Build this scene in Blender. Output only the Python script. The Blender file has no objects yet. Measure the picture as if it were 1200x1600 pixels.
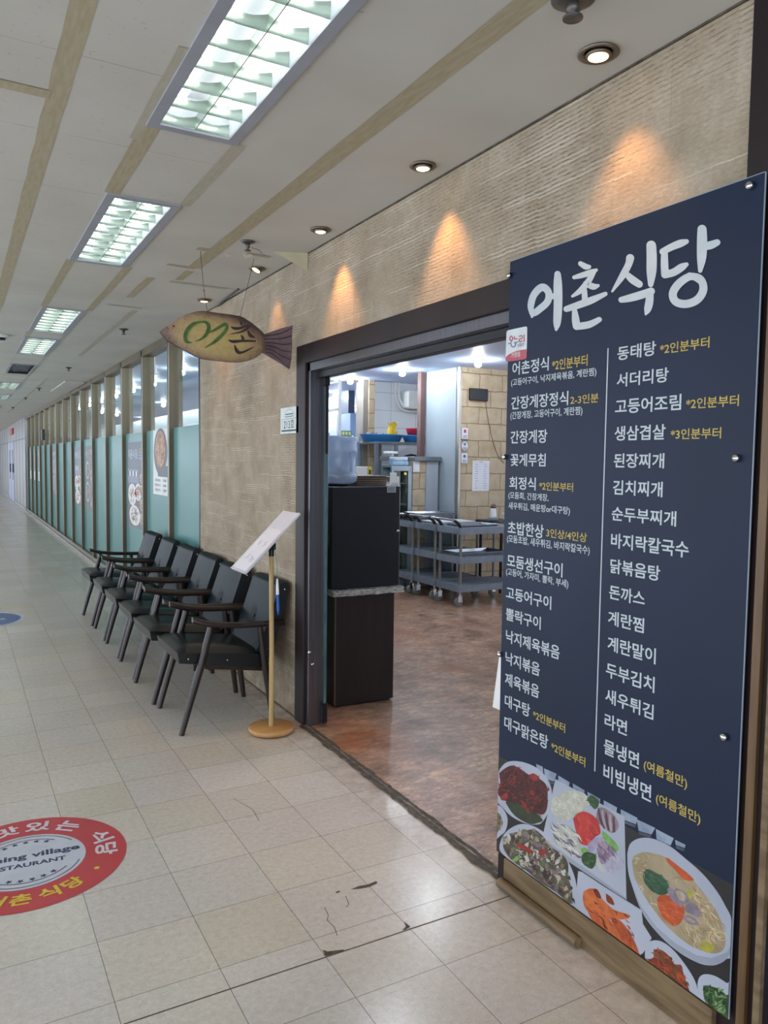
import bpy, math, random
from mathutils import Vector, Matrix, noise
random.seed(7)
SC = bpy.context.scene
COL = SC.collection
PI = math.pi

# ------------------------------------------------------------------ camera
FPX, EYE = 1197.44, 1.507
Yc = Vector((-68.55 - 600, 800 - 713.93, -FPX)).normalized()
Uc = -Vector((367.5 - 600, 800 - 19781.5, -FPX)).normalized()
Uc = (Uc - Yc * Uc.dot(Yc)).normalized()
Xc = Yc.cross(Uc)
R3 = Matrix((Xc, Yc, Uc))                      # world = R3 @ camera
cam_d = bpy.data.cameras.new('camera'); cam = bpy.data.objects.new('camera', cam_d); COL.objects.link(cam)
cam_d.sensor_fit = 'VERTICAL'; cam_d.sensor_height = 24.0; cam_d.lens = FPX / 1600 * 24.0
cam_d.clip_start = 0.05; cam_d.clip_end = 200
cam.matrix_world = Matrix.Translation((0, 0, EYE)) @ R3.to_4x4()
SC.camera = cam

# ------------------------------------------------------------------ world, exposure
w = bpy.data.worlds.new('world'); SC.world = w; w.use_nodes = True
w.node_tree.nodes['Background'].inputs[0].default_value = (0.78, 0.86, 0.98, 1)
w.node_tree.nodes['Background'].inputs[1].default_value = 1.28
SC.view_settings.view_transform = 'Standard'; SC.view_settings.look = 'None'
SC.view_settings.gamma = 1.0; SC.view_settings.use_curve_mapping = False
SC.view_settings.exposure = 1.50
TUBE = 2.6          # emission of the corridor fluorescent tubes
BULB = 150.0         # emission of the restaurant bulbs
SPOT = 5.5           # watts of a warm downlight

XW, ZC, XB = 1.711, 2.649, 1.68                # shop wall plane, ceiling height, menu board plane

def ray(px, py):
    return R3 @ Vector((px - 600, 800 - py, -FPX))
def onx(px, py, x):
    d = ray(px, py); return Vector((0, 0, EYE)) + d * (x / d.x)
def ony(px, py, y):
    d = ray(px, py); return Vector((0, 0, EYE)) + d * (y / d.y)

# ------------------------------------------------------------------ materials
def lin(c):
    if isinstance(c, str):
        c = c.lstrip('#'); c = tuple(int(c[i:i+2], 16) / 255 for i in (0, 2, 4))
    return tuple((x / 12.92 if x <= 0.04045 else ((x + 0.055) / 1.055) ** 2.4) for x in c)
class NT:
    def __init__(s, name):
        s.m = bpy.data.materials.new(name); s.m.use_nodes = True; s.t = s.m.node_tree; s.t.nodes.clear()
        s.out = s.n('ShaderNodeOutputMaterial')
    def n(s, typ, **kw):
        nd = s.t.nodes.new(typ)
        for k, v in kw.items():
            if k in nd.inputs.keys() if isinstance(k, str) else False: pass
            setattr(nd, k, v)
        return nd
    def l(s, a, b): s.t.links.new(a, b)
    def coord(s): return s.n('ShaderNodeTexCoord').outputs['Object']
    def mapping(s, vec, loc=(0,0,0), rot=(0,0,0), sc=(1,1,1)):
        m = s.n('ShaderNodeMapping'); s.l(vec, m.inputs[0])
        m.inputs[1].default_value = loc; m.inputs[2].default_value = rot; m.inputs[3].default_value = sc
        return m.outputs[0]
    def noise(s, vec, scale, detail=3, rough=.5):
        m = s.n('ShaderNodeTexNoise'); s.l(vec, m.inputs['Vector']); m.inputs['Scale'].default_value = scale
        m.inputs['Detail'].default_value = detail; m.inputs['Roughness'].default_value = rough
        return m.outputs[0]
    def ramp(s, fac, stops):
        r = s.n('ShaderNodeValToRGB'); s.l(fac, r.inputs[0]); e = r.color_ramp.elements
        stops = sorted(stops, key=lambda q: q[0])
        e.remove(e[1]); e[0].position = stops[0][0]
        for p, c in stops[1:]: e.new(p)
        for i, (p, c) in enumerate(stops): e[i].color = (*(lin(c) if isinstance(c, str) else c), 1)
        return r.outputs[0]
    def mix(s, fac, a, b, mode='MIX'):
        m = s.n('ShaderNodeMix', data_type='RGBA', blend_type=mode)
        for i, v in ((0, fac), (6, a), (7, b)):
            if hasattr(v, 'type') and hasattr(v, 'links'): s.l(v, m.inputs[i])
            elif i == 0: m.inputs[0].default_value = v
            else: m.inputs[i].default_value = (*(lin(v) if isinstance(v, str) else v), 1)
        return m.outputs[2]
    def gain(s, a, r, g, b):
        m = s.n('ShaderNodeVectorMath', operation='MULTIPLY'); s.l(a, m.inputs[0]); m.inputs[1].default_value = (r, g, b); return m.outputs[0]
    def math(s, op, a, b=0.0, c=None):
        m = s.n('ShaderNodeMath', operation=op)
        for i, v in ((0, a), (1, b), (2, c)):
            if v is None: continue
            if hasattr(v, 'links'): s.l(v, m.inputs[i])
            else: m.inputs[i].default_value = v
        return m.outputs[0]
    def bsdf(s, col, rough=.5, metal=0.0, bump=None, bstr=.3, bdist=.002, **kw):
        b = s.n('ShaderNodeBsdfPrincipled')
        for k, v in (('Base Color', col), ('Roughness', rough), ('Metallic', metal)):
            if hasattr(v, 'links'): s.l(v, b.inputs[k])
            elif k == 'Base Color': b.inputs[k].default_value = (*(lin(v) if isinstance(v, str) else v), 1)
            else: b.inputs[k].default_value = v
        for k, v in kw.items():
            b.inputs[k.replace('_', ' ')].default_value = v
        if bump is not None:
            bp = s.n('ShaderNodeBump'); s.l(bump, bp.inputs['Height'])
            bp.inputs['Strength'].default_value = bstr; bp.inputs['Distance'].default_value = bdist
            s.l(bp.outputs[0], b.inputs['Normal'])
        s.l(b.outputs[0], s.out.inputs[0]); return s.m
MATS = {}
def pm(name, c1, c2=None, scale=20, rough=.5, metal=0.0, bs=0.0, bscale=200, stretch=(1,1,1), detail=4, **kw):
    """plain procedural surface: two colours mixed by noise, optional fine bump"""
    if name in MATS: return MATS[name]
    t = NT(name); v = t.mapping(t.coord(), sc=stretch)
    if c2 is None:
        a = lin(c1) if isinstance(c1, str) else c1; c1 = a; c2 = tuple(x * .88 for x in a)
    col = t.mix(t.ramp(t.noise(v, scale, detail), [(.35, (0,0,0)), (.65, (1,1,1))]), c1, c2)
    bump = t.noise(v, bscale, 3) if bs > 0 else None
    MATS[name] = t.bsdf(col, rough, metal, bump, bs, **kw); return MATS[name]
def emis(name, col, strength):
    if name in MATS: return MATS[name]
    t = NT(name); e = t.n('ShaderNodeEmission'); e.inputs[0].default_value = (*(lin(col) if isinstance(col, str) else col), 1)
    e.inputs[1].default_value = strength; t.l(e.outputs[0], t.out.inputs[0]); MATS[name] = t.m; return t.m
def thin_glass(name, tint, rough=0.0, base=.04, ior=1.5):
    if name in MATS: return MATS[name]
    t = NT(name); tr = t.n('ShaderNodeBsdfTransparent'); tr.inputs[0].default_value = (*tint, 1)
    g = t.n('ShaderNodeBsdfGlossy'); g.inputs['Roughness'].default_value = rough
    f = t.n('ShaderNodeFresnel'); f.inputs[0].default_value = ior
    gm = t.n('ShaderNodeNewGeometry'); fac = t.math('MULTIPLY', f.outputs[0], t.math('SUBTRACT', 1.0, gm.outputs['Backfacing']))
    m = t.n('ShaderNodeMixShader'); t.l(fac, m.inputs[0]); t.l(tr.outputs[0], m.inputs[1]); t.l(g.outputs[0], m.inputs[2])
    t.l(m.outputs[0], t.out.inputs[0]); MATS[name] = t.m; return t.m

# ------------------------------------------------------------------ mesh building
class MB:
    def __init__(s): s.v = []; s.f = []; s.mi = []; s.sm = []; s.mats = []
    def mid(s, m):
        if m not in s.mats: s.mats.append(m)
        return s.mats.index(m)
    def add(s, vs, fs, m=None, smooth=False):
        b = len(s.v); s.v += [tuple(v) for v in vs]; i = s.mid(m)
        for f in fs: s.f.append([b + k for k in f]); s.mi.append(i); s.sm.append(smooth)
    def box(s, a, b, m=None, bev=0.0, xf=None):
        x0, y0, z0 = a; x1, y1, z1 = b
        if x1 < x0: x0, x1 = x1, x0
        if y1 < y0: y0, y1 = y1, y0
        if z1 < z0: z0, z1 = z1, z0
        d = min(bev, (x1-x0)*.45, (y1-y0)*.45, (z1-z0)*.45)
        if d <= 0:
            vs = [(x0,y0,z0),(x1,y0,z0),(x1,y1,z0),(x0,y1,z0),(x0,y0,z1),(x1,y0,z1),(x1,y1,z1),(x0,y1,z1)]
            fs = [(0,3,2,1),(4,5,6,7),(0,1,5,4),(1,2,6,5),(2,3,7,6),(3,0,4,7)]
        else:
            vs = []; idx = {}
            X, Y, Z = (x0, x1), (y0, y1), (z0, z1)
            for i in (0,1):
                for j in (0,1):
                    for k in (0,1):
                        sx, sy, sz = (1 if i == 0 else -1), (1 if j == 0 else -1), (1 if k == 0 else -1)
                        idx[i,j,k,0] = len(vs); vs.append((X[i], Y[j]+sy*d, Z[k]+sz*d))
                        idx[i,j,k,1] = len(vs); vs.append((X[i]+sx*d, Y[j], Z[k]+sz*d))
                        idx[i,j,k,2] = len(vs); vs.append((X[i]+sx*d, Y[j]+sy*d, Z[k]))
            fs = []
            for i in (0,1): fs.append([idx[i,0,0,0],idx[i,1,0,0],idx[i,1,1,0],idx[i,0,1,0]][::(-1 if i == 0 else 1)])
            for j in (0,1): fs.append([idx[0,j,0,1],idx[1,j,0,1],idx[1,j,1,1],idx[0,j,1,1]][::(1 if j == 0 else -1)])
            for k in (0,1): fs.append([idx[0,0,k,2],idx[1,0,k,2],idx[1,1,k,2],idx[0,1,k,2]][::(-1 if k == 0 else 1)])
            for j in (0,1):
                for k in (0,1): fs.append([idx[0,j,k,1],idx[1,j,k,1],idx[1,j,k,2],idx[0,j,k,2]])
            for i in (0,1):
                for k in (0,1): fs.append([idx[i,0,k,0],idx[i,1,k,0],idx[i,1,k,2],idx[i,0,k,2]])
            for i in (0,1):
                for j in (0,1): fs.append([idx[i,j,0,0],idx[i,j,1,0],idx[i,j,1,1],idx[i,j,0,1]])
            for i in (0,1):
                for j in (0,1):
                    for k in (0,1): fs.append([idx[i,j,k,0],idx[i,j,k,1],idx[i,j,k,2]])
        if xf is not None: vs = [xf @ Vector(v) for v in vs]
        s.add(vs, fs, m); return s
    def tube(s, pts, r, m=None, n=10, caps=True, smooth=True, flat=1.0):
        pts = [Vector(p) for p in pts]; rs = r if isinstance(r, (list, tuple)) else [r] * len(pts)
        vs = []; up = None
        for i, p in enumerate(pts):
            t = (pts[min(i+1, len(pts)-1)] - pts[max(i-1, 0)]).normalized()
            if up is None: up = Vector((0,0,1)) if abs(t.z) < .9 else Vector((0,1,0))
            a = t.cross(up).normalized(); b = a.cross(t).normalized(); up = b
            for k in range(n):
                an = 2*PI*k/n; vs.append(p + a*math.cos(an)*rs[i] + b*math.sin(an)*rs[i]*flat)
        fs = []
        for i in range(len(pts)-1):
            for k in range(n): fs.append((i*n+k, i*n+(k+1)%n, (i+1)*n+(k+1)%n, (i+1)*n+k))
        s.add(vs, fs, m, smooth)
        if caps:
            s.add(vs[:n], [tuple(range(n))[::-1]], m); s.add(vs[-n:], [tuple(range(n))], m)
        return s
    def lathe(s, c, prof, m=None, n=28, axis='z', smooth=True, xf=None):
        """prof = [(r, h), ...] about an axis through c"""
        vs = []
        for r, h in prof:
            for k in range(n):
                an = 2*PI*k/n; a, b = r*math.cos(an), r*math.sin(an)
                p = {'z': (a, b, h), 'x': (h, a, b), 'y': (a, h, b)}[axis]
                vs.append(Vector(c) + Vector(p))
        fs = []
        for i in range(len(prof)-1):
            for k in range(n): fs.append((i*n+k, i*n+(k+1)%n, (i+1)*n+(k+1)%n, (i+1)*n+k))
        if prof[0][0] > 1e-6: fs.append(tuple(range(n))[::-1])
        if prof[-1][0] > 1e-6: fs.append(tuple(range((len(prof)-1)*n, len(prof)*n)))
        if xf is not None: vs = [xf @ v for v in vs]
        s.add(vs, fs, m, smooth); return s
    def prism(s, poly, axis, a, b, m=None):
        """poly of 2-D points extruded along axis from a to b; the 2-D pair is (x,y),(x,z) or (y,z)"""
        def P(u, v, h): return {'z': (u, v, h), 'y': (u, h, v), 'x': (h, u, v)}[axis]
        n = len(poly); vs = [P(u, v, a) for u, v in poly] + [P(u, v, b) for u, v in poly]
        fs = [tuple(range(n)), tuple(range(n, 2*n))[::-1]] + [(i, (i+1) % n, n+(i+1) % n, n+i) for i in range(n)]
        s.add(vs, fs, m); return s
    def poly(s, pts, m=None): s.add(pts, [tuple(range(len(pts)))], m); return s
    def build(s, name, parent=None, bevel=0.0, recalc=True):
        me = bpy.data.meshes.new(name); me.from_pydata(s.v, [], s.f)
        for m in s.mats: me.materials.append(m)
        me.polygons.foreach_set('material_index', s.mi); me.polygons.foreach_set('use_smooth', s.sm)
        me.update()
        if recalc:
            import bmesh
            bm = bmesh.new(); bm.from_mesh(me); bmesh.ops.recalc_face_normals(bm, faces=bm.faces); bm.to_mesh(me); bm.free()
        o = bpy.data.objects.new(name, me); COL.objects.link(o)
        if parent is not None: o.parent = parent
        if bevel > 0:
            bv = o.modifiers.new('bevel', 'BEVEL'); bv.width = bevel; bv.segments = 2; bv.limit_method = 'ANGLE'
        return o
def tag(o, label=None, cat=None, group=None, kind=None):
    if label: o['label'] = label
    if cat: o['category'] = cat
    if group: o['group'] = group
    if kind: o['kind'] = kind
    return o
def empty(name, loc=(0,0,0), rz=0.0):
    o = bpy.data.objects.new(name, None); COL.objects.link(o); o.location = loc; o.rotation_euler = (0,0,rz); return o
def thing(name, label, cat, loc=(0,0,0), rz=0.0, group=None): return tag(empty(name, loc, rz), label, cat, group)
def struct(o): o['kind'] = 'structure'; return o
def copy_tree(o, parent=None):
    c = o.copy(); COL.objects.link(c); c.parent = parent
    for ch in list(o.children): copy_tree(ch, c)
    return c

def catmull(pts, seg=6):
    out = []
    P = [pts[0]] + list(pts) + [pts[-1]]
    for i in range(1, len(P)-2):
        p0, p1, p2, p3 = P[i-1], P[i], P[i+1], P[i+2]
        for k in range(seg):
            t = k/seg
            out.append(tuple(.5*((2*b)+(-a+c)*t+(2*a-5*b+4*c-d)*t*t+(-a+3*b-3*c+d)*t**3) for a, b, c, d in zip(p0, p1, p2, p3)))
    out.append(tuple(pts[-1])); return out
def stroke2d(pts, seg=6):
    """pts = [(x, y, half width)] -> list of 2-D polygons forming a brush stroke"""
    c = catmull(pts, seg); polys = []; L = []; Rr = []
    for i, (x, y, w_) in enumerate(c):
        a = c[max(i-1, 0)]; b = c[min(i+1, len(c)-1)]
        dx, dy = b[0]-a[0], b[1]-a[1]; d = math.hypot(dx, dy) or 1
        nx, ny = -dy/d, dx/d; w_ = max(w_, .05)
        L.append((x+nx*w_, y+ny*w_)); Rr.append((x-nx*w_, y-ny*w_))
    for i in range(len(c)-1): polys.append([L[i], L[i+1], Rr[i+1]]); polys.append([L[i], Rr[i+1], Rr[i]])
    for (x, y, w_) in (c[0], c[-1]):
        if w_ > 1: polys.append([(x+w_*math.cos(2*PI*k/14), y+w_*math.sin(2*PI*k/14)) for k in range(14)])
    return polys

def text_geo(body, bold=.012, res=3, space=1.0):
    c = bpy.data.curves.new('lettering', 'FONT'); c.body = body; c.resolution_u = res; c.offset = bold; c.space_character = space
    o = bpy.data.objects.new('lettering', c); COL.objects.link(o); bpy.context.view_layer.update()
    me = bpy.data.meshes.new_from_object(o.evaluated_get(bpy.context.evaluated_depsgraph_get()))
    vs = [(v.co.x, v.co.y) for v in me.vertices]; fs = [tuple(p.vertices) for p in me.polygons]
    bpy.data.objects.remove(o); bpy.data.curves.remove(c); bpy.data.meshes.remove(me)
    x0 = min(v[0] for v in vs); x1 = max(v[0] for v in vs); y0 = min(v[1] for v in vs); y1 = max(v[1] for v in vs)
    return [((x-x0)/(x1-x0), (y-y0)/(y1-y0)) for x, y in vs], fs, (x1-x0)/(y1-y0)
def put_text(mb, body, org, right, up, width, height, mat_, bold=.012, space=1.0):
    """text filling the rectangle that starts at org (lower left) and spans width x height"""
    vs, fs, asp = text_geo(body, bold, space=space); org = Vector(org); right = Vector(right); up = Vector(up)
    if width is None: width = height*asp
    mb.add([org + right*(u*width) + up*(v*height) for u, v in vs], fs, mat_)
    return width

# ================================================================== MATERIALS
def m_floor():
    t = NT('corridor_tile'); g = t.coord(); v = t.mapping(g, loc=(-.3546, -.0368, 0))
    cell = t.n('ShaderNodeVectorMath', operation='SCALE'); t.l(v, cell.inputs[0]); cell.inputs[3].default_value = 1/.3
    fl = t.n('ShaderNodeVectorMath', operation='FLOOR'); t.l(cell.outputs[0], fl.inputs[0])
    fr = t.n('ShaderNodeVectorMath', operation='FRACTION'); t.l(cell.outputs[0], fr.inputs[0])
    wn = t.n('ShaderNodeTexWhiteNoise'); t.l(fl.outputs[0], wn.inputs[0])
    sp = t.n('ShaderNodeSeparateXYZ'); t.l(fr.outputs[0], sp.inputs[0])
    def edge(o): return t.math('LESS_THAN', t.math('MINIMUM', o, t.math('SUBTRACT', 1.0, o)), .0036)
    joint = t.math('MAXIMUM', edge(sp.outputs[0]), edge(sp.outputs[1]))
    base = t.ramp(wn.outputs[0], [(0, '#b2aaa0'), (.25, '#b8b0a6'), (.5, '#b4ada2'), (.72, '#b7ae9f'), (.86, '#bbb5ab'), (1, '#b2a998')])
    base = t.gain(base, 1.30, 1.32, 1.36)
    mott = t.ramp(t.noise(v, 45, 5, .65), [(.3, (.86,.85,.83)), (.7, (1.06,1.06,1.05))])
    col = t.mix(1.0, base, mott, 'MULTIPLY')
    big = t.ramp(t.noise(v, 1.3, 3), [(.3, (.93,.93,.93)), (.7, (1.05,1.04,1.03))]); col = t.mix(1.0, col, big, 'MULTIPLY')
    fleck = t.ramp(t.noise(t.mapping(v, sc=(1, 2.5, 1)), 150, 2), [(.33, '#8a7c68'), (.37, (1,1,1))]); col = t.mix(.45, col, fleck, 'MULTIPLY')
    fleck2 = t.ramp(t.noise(t.mapping(v, loc=(4,1,0), sc=(2.5, 1, 1)), 130, 2), [(.64, (0,0,0)), (.68, (1,1,1))]); col = t.mix(t.math('MULTIPLY', fleck2, .35), col, '#d8d2c6')
    # worn band beside the shop wall
    pos = t.n('ShaderNodeSeparateXYZ'); t.l(g, pos.inputs[0])
    nearw = t.n('ShaderNodeMapRange'); t.l(pos.outputs[0], nearw.inputs[0]); nearw.inputs[1].default_value = 1.45; nearw.inputs[2].default_value = 1.7
    dirt = t.math('MULTIPLY', nearw.outputs[0], t.ramp(t.noise(v, 14, 4), [(.35, (0,0,0)), (.65, (1,1,1))])); col = t.mix(t.math('MULTIPLY', dirt, .4), col, '#7a5f3e')
    scr = t.ramp(t.noise(t.mapping(v, rot=(0,0,.6), sc=(1, 14, 1)), 9, 2), [(.27, (1,1,1)), (.29, (0,0,0))]); col = t.mix(t.math('MULTIPLY', scr, .3), col, '#5a5046')
    col = t.mix(t.math('MULTIPLY', joint, .75), col, '#4e463c')
    rgh = .22
    bh = t.math('SUBTRACT', t.math('MULTIPLY', t.noise(v, 3.5, 2), .8), joint)
    t.bsdf(col, rgh, 0, bh, .12, .002); return t.m
def m_stone():
    t = NT('ribbed_stone'); g = t.coord()
    sp = t.n('ShaderNodeSeparateXYZ'); t.l(g, sp.inputs[0])
    cb = t.n('ShaderNodeCombineXYZ'); t.l(sp.outputs[1], cb.inputs[0]); t.l(sp.outputs[2], cb.inputs[1]); v = cb.outputs[0]
    def brick(vec, w_, h_, mo, off=.5):
        b = t.n('ShaderNodeTexBrick'); t.l(vec, b.inputs['Vector']); b.offset = off
        b.inputs['Scale'].default_value = 1; b.inputs['Mortar Size'].default_value = mo; b.inputs['Mortar Smooth'].default_value = .5
        b.inputs['Brick Width'].default_value = w_; b.inputs['Row Height'].default_value = h_; b.inputs['Color1'].default_value = (0,0,0,1); b.inputs['Color2'].default_value = (1,1,1,1); return b
    block = brick(v, .17, .30, .0, .37); slab = brick(v, .6, .3, .0012, .5)
    # ribs: wandering horizontal courses about 14 mm apart, each block slightly shifted
    wob = t.math('MULTIPLY', t.math('SUBTRACT', t.noise(t.mapping(v, sc=(.6, 1.0, 1)), 26, 4, .7), .5), .012)
    zz = t.math('ADD', t.math('ADD', sp.outputs[2], wob), t.math('MULTIPLY', block.outputs[0], .006))
    ph = t.math('SINE', t.math('MULTIPLY', zz, 2*PI/.0145))
    valley = t.ramp(ph, [(.0, (1,1,1)), (.22, (1,1,1)), (.5, (0,0,0))])
    valley = t.ramp(t.math('MULTIPLY_ADD', ph, .5, .5), [(.0, (1,1,1)), (.30, (0,0,0))])
    crest = t.ramp(t.math('MULTIPLY_ADD', ph, .5, .5), [(.80, (0,0,0)), (1, (1,1,1))])
    pitn = t.noise(t.mapping(v, sc=(1, 2.6, 1)), 30, 4, .6)
    soft = t.ramp(t.noise(v, 1.7, 4), [(.40, (.08,)*3), (.62, (1,1,1))])
    pit = t.math('MULTIPLY', t.math('MULTIPLY', valley, t.ramp(pitn, [(.45, (0,0,0)), (.60, (1,1,1))])), soft)
    base = t.ramp(block.outputs[0], [(0, '#a99b86'), (.5, '#b1a48f'), (1, '#bcb09d')])
    col = t.mix(.55, base, t.ramp(t.noise(v, 5, 7, .62), [(.30, '#8c8069'), (.5, '#b0a28c'), (.70, '#c6bcaa')]))
    col = t.mix(1.0, col, (.80, .78, .77), 'MULTIPLY')
    col = t.mix(.8, col, t.ramp(t.noise(t.mapping(v, sc=(1, 2.2, 1)), 60, 4, .65), [(.3, (.80,.79,.77)), (.7, (1.15,1.15,1.14))]), 'MULTIPLY')
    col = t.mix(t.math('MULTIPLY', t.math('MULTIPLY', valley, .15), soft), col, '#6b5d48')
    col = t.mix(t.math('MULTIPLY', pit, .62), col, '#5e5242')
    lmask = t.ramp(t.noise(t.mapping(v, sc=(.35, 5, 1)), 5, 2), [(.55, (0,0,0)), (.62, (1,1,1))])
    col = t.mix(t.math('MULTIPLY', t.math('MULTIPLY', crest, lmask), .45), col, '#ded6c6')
    col = t.mix(t.math('MULTIPLY', slab.outputs[1], .35), col, '#6f624c')
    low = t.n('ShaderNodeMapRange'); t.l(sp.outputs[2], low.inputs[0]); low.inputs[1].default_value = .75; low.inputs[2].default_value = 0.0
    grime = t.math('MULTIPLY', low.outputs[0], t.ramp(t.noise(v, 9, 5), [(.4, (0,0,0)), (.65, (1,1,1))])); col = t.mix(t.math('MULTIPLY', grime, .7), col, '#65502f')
    h = t.math('SUBTRACT', t.math('ADD', t.math('MULTIPLY', t.noise(t.mapping(v, sc=(1, 2, 1)), 55, 4), .7), t.math('MULTIPLY', block.outputs[0], .3)), t.math('ADD', t.math('MULTIPLY', t.math('MULTIPLY', valley, soft), .20), t.math('MULTIPLY', pit, .9)))
    t.bsdf(col, .85, 0, h, .55, .006); return t.m
def m_vinyl():
    t = NT('brown_vinyl'); v = t.coord()
    a = t.ramp(t.noise(v, 3.2, 7, .68), [(.30, '#5a463a'), (.42, '#786050'), (.52, '#8c7464'), (.62, '#98806c'), (.75, '#a98f74')])
    s1 = t.ramp(t.noise(t.mapping(v, rot=(0,0,.9), sc=(1,2.6,1)), 9, 8, .82), [(.36, (.52,.48,.45)), (.5, (1,1,1)), (.62, (1.6,1.5,1.38))])
    s2 = t.ramp(t.noise(t.mapping(v, rot=(0,0,-.5), sc=(1,3.0,1)), 30, 6, .8), [(.36, (.62,.61,.60)), (.64, (1.42,1.40,1.36))])
    col = t.gain(t.mix(1.0, t.mix(1.0, a, s1, 'MULTIPLY'), s2, 'MULTIPLY'), 1.22, 1.14, 1.08)
    rd = t.ramp(t.noise(t.mapping(v, loc=(3.1,.2,0)), 2.2, 4), [(.56, (0,0,0)), (.68, (1,1,1))]); col = t.mix(t.math('MULTIPLY', rd, .5), col, '#97572f')
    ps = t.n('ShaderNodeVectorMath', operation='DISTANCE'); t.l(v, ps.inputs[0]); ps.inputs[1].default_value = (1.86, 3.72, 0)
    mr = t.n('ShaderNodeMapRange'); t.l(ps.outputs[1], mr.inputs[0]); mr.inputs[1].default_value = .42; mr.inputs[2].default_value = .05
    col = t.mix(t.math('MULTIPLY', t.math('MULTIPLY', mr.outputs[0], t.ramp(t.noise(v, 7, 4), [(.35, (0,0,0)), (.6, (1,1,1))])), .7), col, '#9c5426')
    t.bsdf(col, .33, 0, t.noise(t.mapping(v, rot=(0,0,.7), sc=(1,2.5,1)), 60, 4), .4, .003); return t.m
def m_pier():
    t = NT('tan_block_stone'); g = t.coord(); sp = t.n('ShaderNodeSeparateXYZ'); t.l(g, sp.inputs[0])
    cb = t.n('ShaderNodeCombineXYZ'); t.l(t.math('ADD', sp.outputs[0], sp.outputs[1]), cb.inputs[0]); t.l(sp.outputs[2], cb.inputs[1]); v = cb.outputs[0]
    wob = t.n('ShaderNodeTexNoise'); t.l(v, wob.inputs['Vector']); wob.inputs['Scale'].default_value = 6
    dv = t.n('ShaderNodeVectorMath', operation='MULTIPLY_ADD'); t.l(wob.outputs[1], dv.inputs[0]); dv.inputs[1].default_value = (.04, .03, 0); t.l(v, dv.inputs[2])
    b = t.n('ShaderNodeTexBrick'); t.l(dv.outputs[0], b.inputs['Vector']); b.inputs['Scale'].default_value = 1; b.inputs['Brick Width'].default_value = .34; b.inputs['Row Height'].default_value = .2
    b.inputs['Mortar Size'].default_value = .006; b.inputs['Mortar Smooth'].default_value = .8; b.inputs['Color1'].default_value = (0,0,0,1); b.inputs['Color2'].default_value = (1,1,1,1)
    col = t.mix(.5, t.ramp(b.outputs[0], [(0, '#c6b08c'), (1, '#d6c3a2')]), t.ramp(t.noise(v, 8, 5), [(.3, '#b59d77'), (.7, '#dccbb0')]))
    col = t.mix(t.math('MULTIPLY', b.outputs[1], .75), col, '#8a6a45')
    col = t.mix(1.0, col, (.78, .78, .80), 'MULTIPLY')
    h = t.math('SUBTRACT', t.math('MULTIPLY', t.noise(v, 25, 4), .3), b.outputs[1]); t.bsdf(col, .8, 0, h, .8, .012); return t.m
def m_walltile(name, col_, w_, h_, rough=.12, axis='x'):
    t = NT(name); g = t.coord(); sp = t.n('ShaderNodeSeparateXYZ'); t.l(g, sp.inputs[0])
    cb = t.n('ShaderNodeCombineXYZ'); t.l(sp.outputs[0 if axis == 'x' else 1], cb.inputs[0]); t.l(sp.outputs[2], cb.inputs[1])
    b = t.n('ShaderNodeTexBrick'); t.l(cb.outputs[0], b.inputs['Vector']); b.offset = 0; b.inputs['Scale'].default_value = 1; b.inputs['Brick Width'].default_value = w_; b.inputs['Row Height'].default_value = h_
    b.inputs['Mortar Size'].default_value = .003; b.inputs['Color1'].default_value = (*lin(col_), 1); b.inputs['Color2'].default_value = (*[x*.95 for x in lin(col_)], 1); b.inputs['Mortar'].default_value = (*lin('#9a9a98'), 1)
    t.bsdf(b.outputs[0], rough, 0, t.math('ADD', t.math('MULTIPLY', b.outputs[1], -1.0), t.math('MULTIPLY', t.noise(g, 4, 2), .5)), .15, .004); return t.m
def m_ceiling():
    t = NT('ceiling_board'); g = t.coord(); sp = t.n('ShaderNodeSeparateXYZ'); t.l(g, sp.inputs[0])
    yy = t.math('FRACT', t.math('DIVIDE', t.math('SUBTRACT', sp.outputs[1], 2.397), .592))
    xx = t.math('FRACT', t.math('DIVIDE', t.math('SUBTRACT', sp.outputs[0], .300), .304))
    def e(o, s_): return t.math('LESS_THAN', t.math('MINIMUM', o, t.math('SUBTRACT', 1.0, o)), s_)
    j = t.math('MAXIMUM', e(yy, .0028), e(xx, .0045)); j = t.math('MULTIPLY', j, t.math('LESS_THAN', sp.outputs[0], .93))
    jn = t.ramp(t.noise(g, 5, 3), [(.3, (.35,)*3), (.6, (1,1,1))])
    pits = t.math('MULTIPLY', t.ramp(t.noise(g, 55, 2), [(.28, (1,1,1)), (.34, (0,0,0))]), t.math('LESS_THAN', sp.outputs[0], .93))
    col = t.mix(.5, '#c9c6bf', t.ramp(t.noise(g, 2.2, 4), [(.3, '#bdb9b0'), (.7, '#d2d0ca')]))
    col = t.mix(1.0, col, (.88, .88, .86), 'MULTIPLY')
    col = t.mix(t.math('MULTIPLY', pits, .3), col, '#8f8b82'); col = t.mix(t.math('MULTIPLY', t.math('MULTIPLY', j, jn), .6), col, '#6c675c')
    t.bsdf(col, .75, 0, t.noise(g, 3, 3), .25, .01); return t.m
M_FLOOR = m_floor(); M_STONE = m_stone(); M_VINYL = m_vinyl(); M_PIER = m_pier(); M_CEIL = m_ceiling()
M_KTILE = m_walltile('white_wall_tile', '#e4eaee', .42, .25)
M_ITILE = m_walltile('glazed_wall_tile_side', '#cfdce0', .6, .3, .2, 'y')
M_ICEIL = pm('restaurant_ceiling_paint', '#c3d2f0', '#b9c9ea', 1.5, .50)
M_FRAMEB = pm('dark_brown_frame', '#291e1f', '#1e1617', 3, .48, bs=.1, bscale=40, stretch=(1,1,.15), Specular_IOR_Level=.3)
M_STEEL = pm('brushed_steel', '#78787e', '#6c6c72', 3, .28, .9, bs=.05, stretch=(40,40,1))
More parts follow.
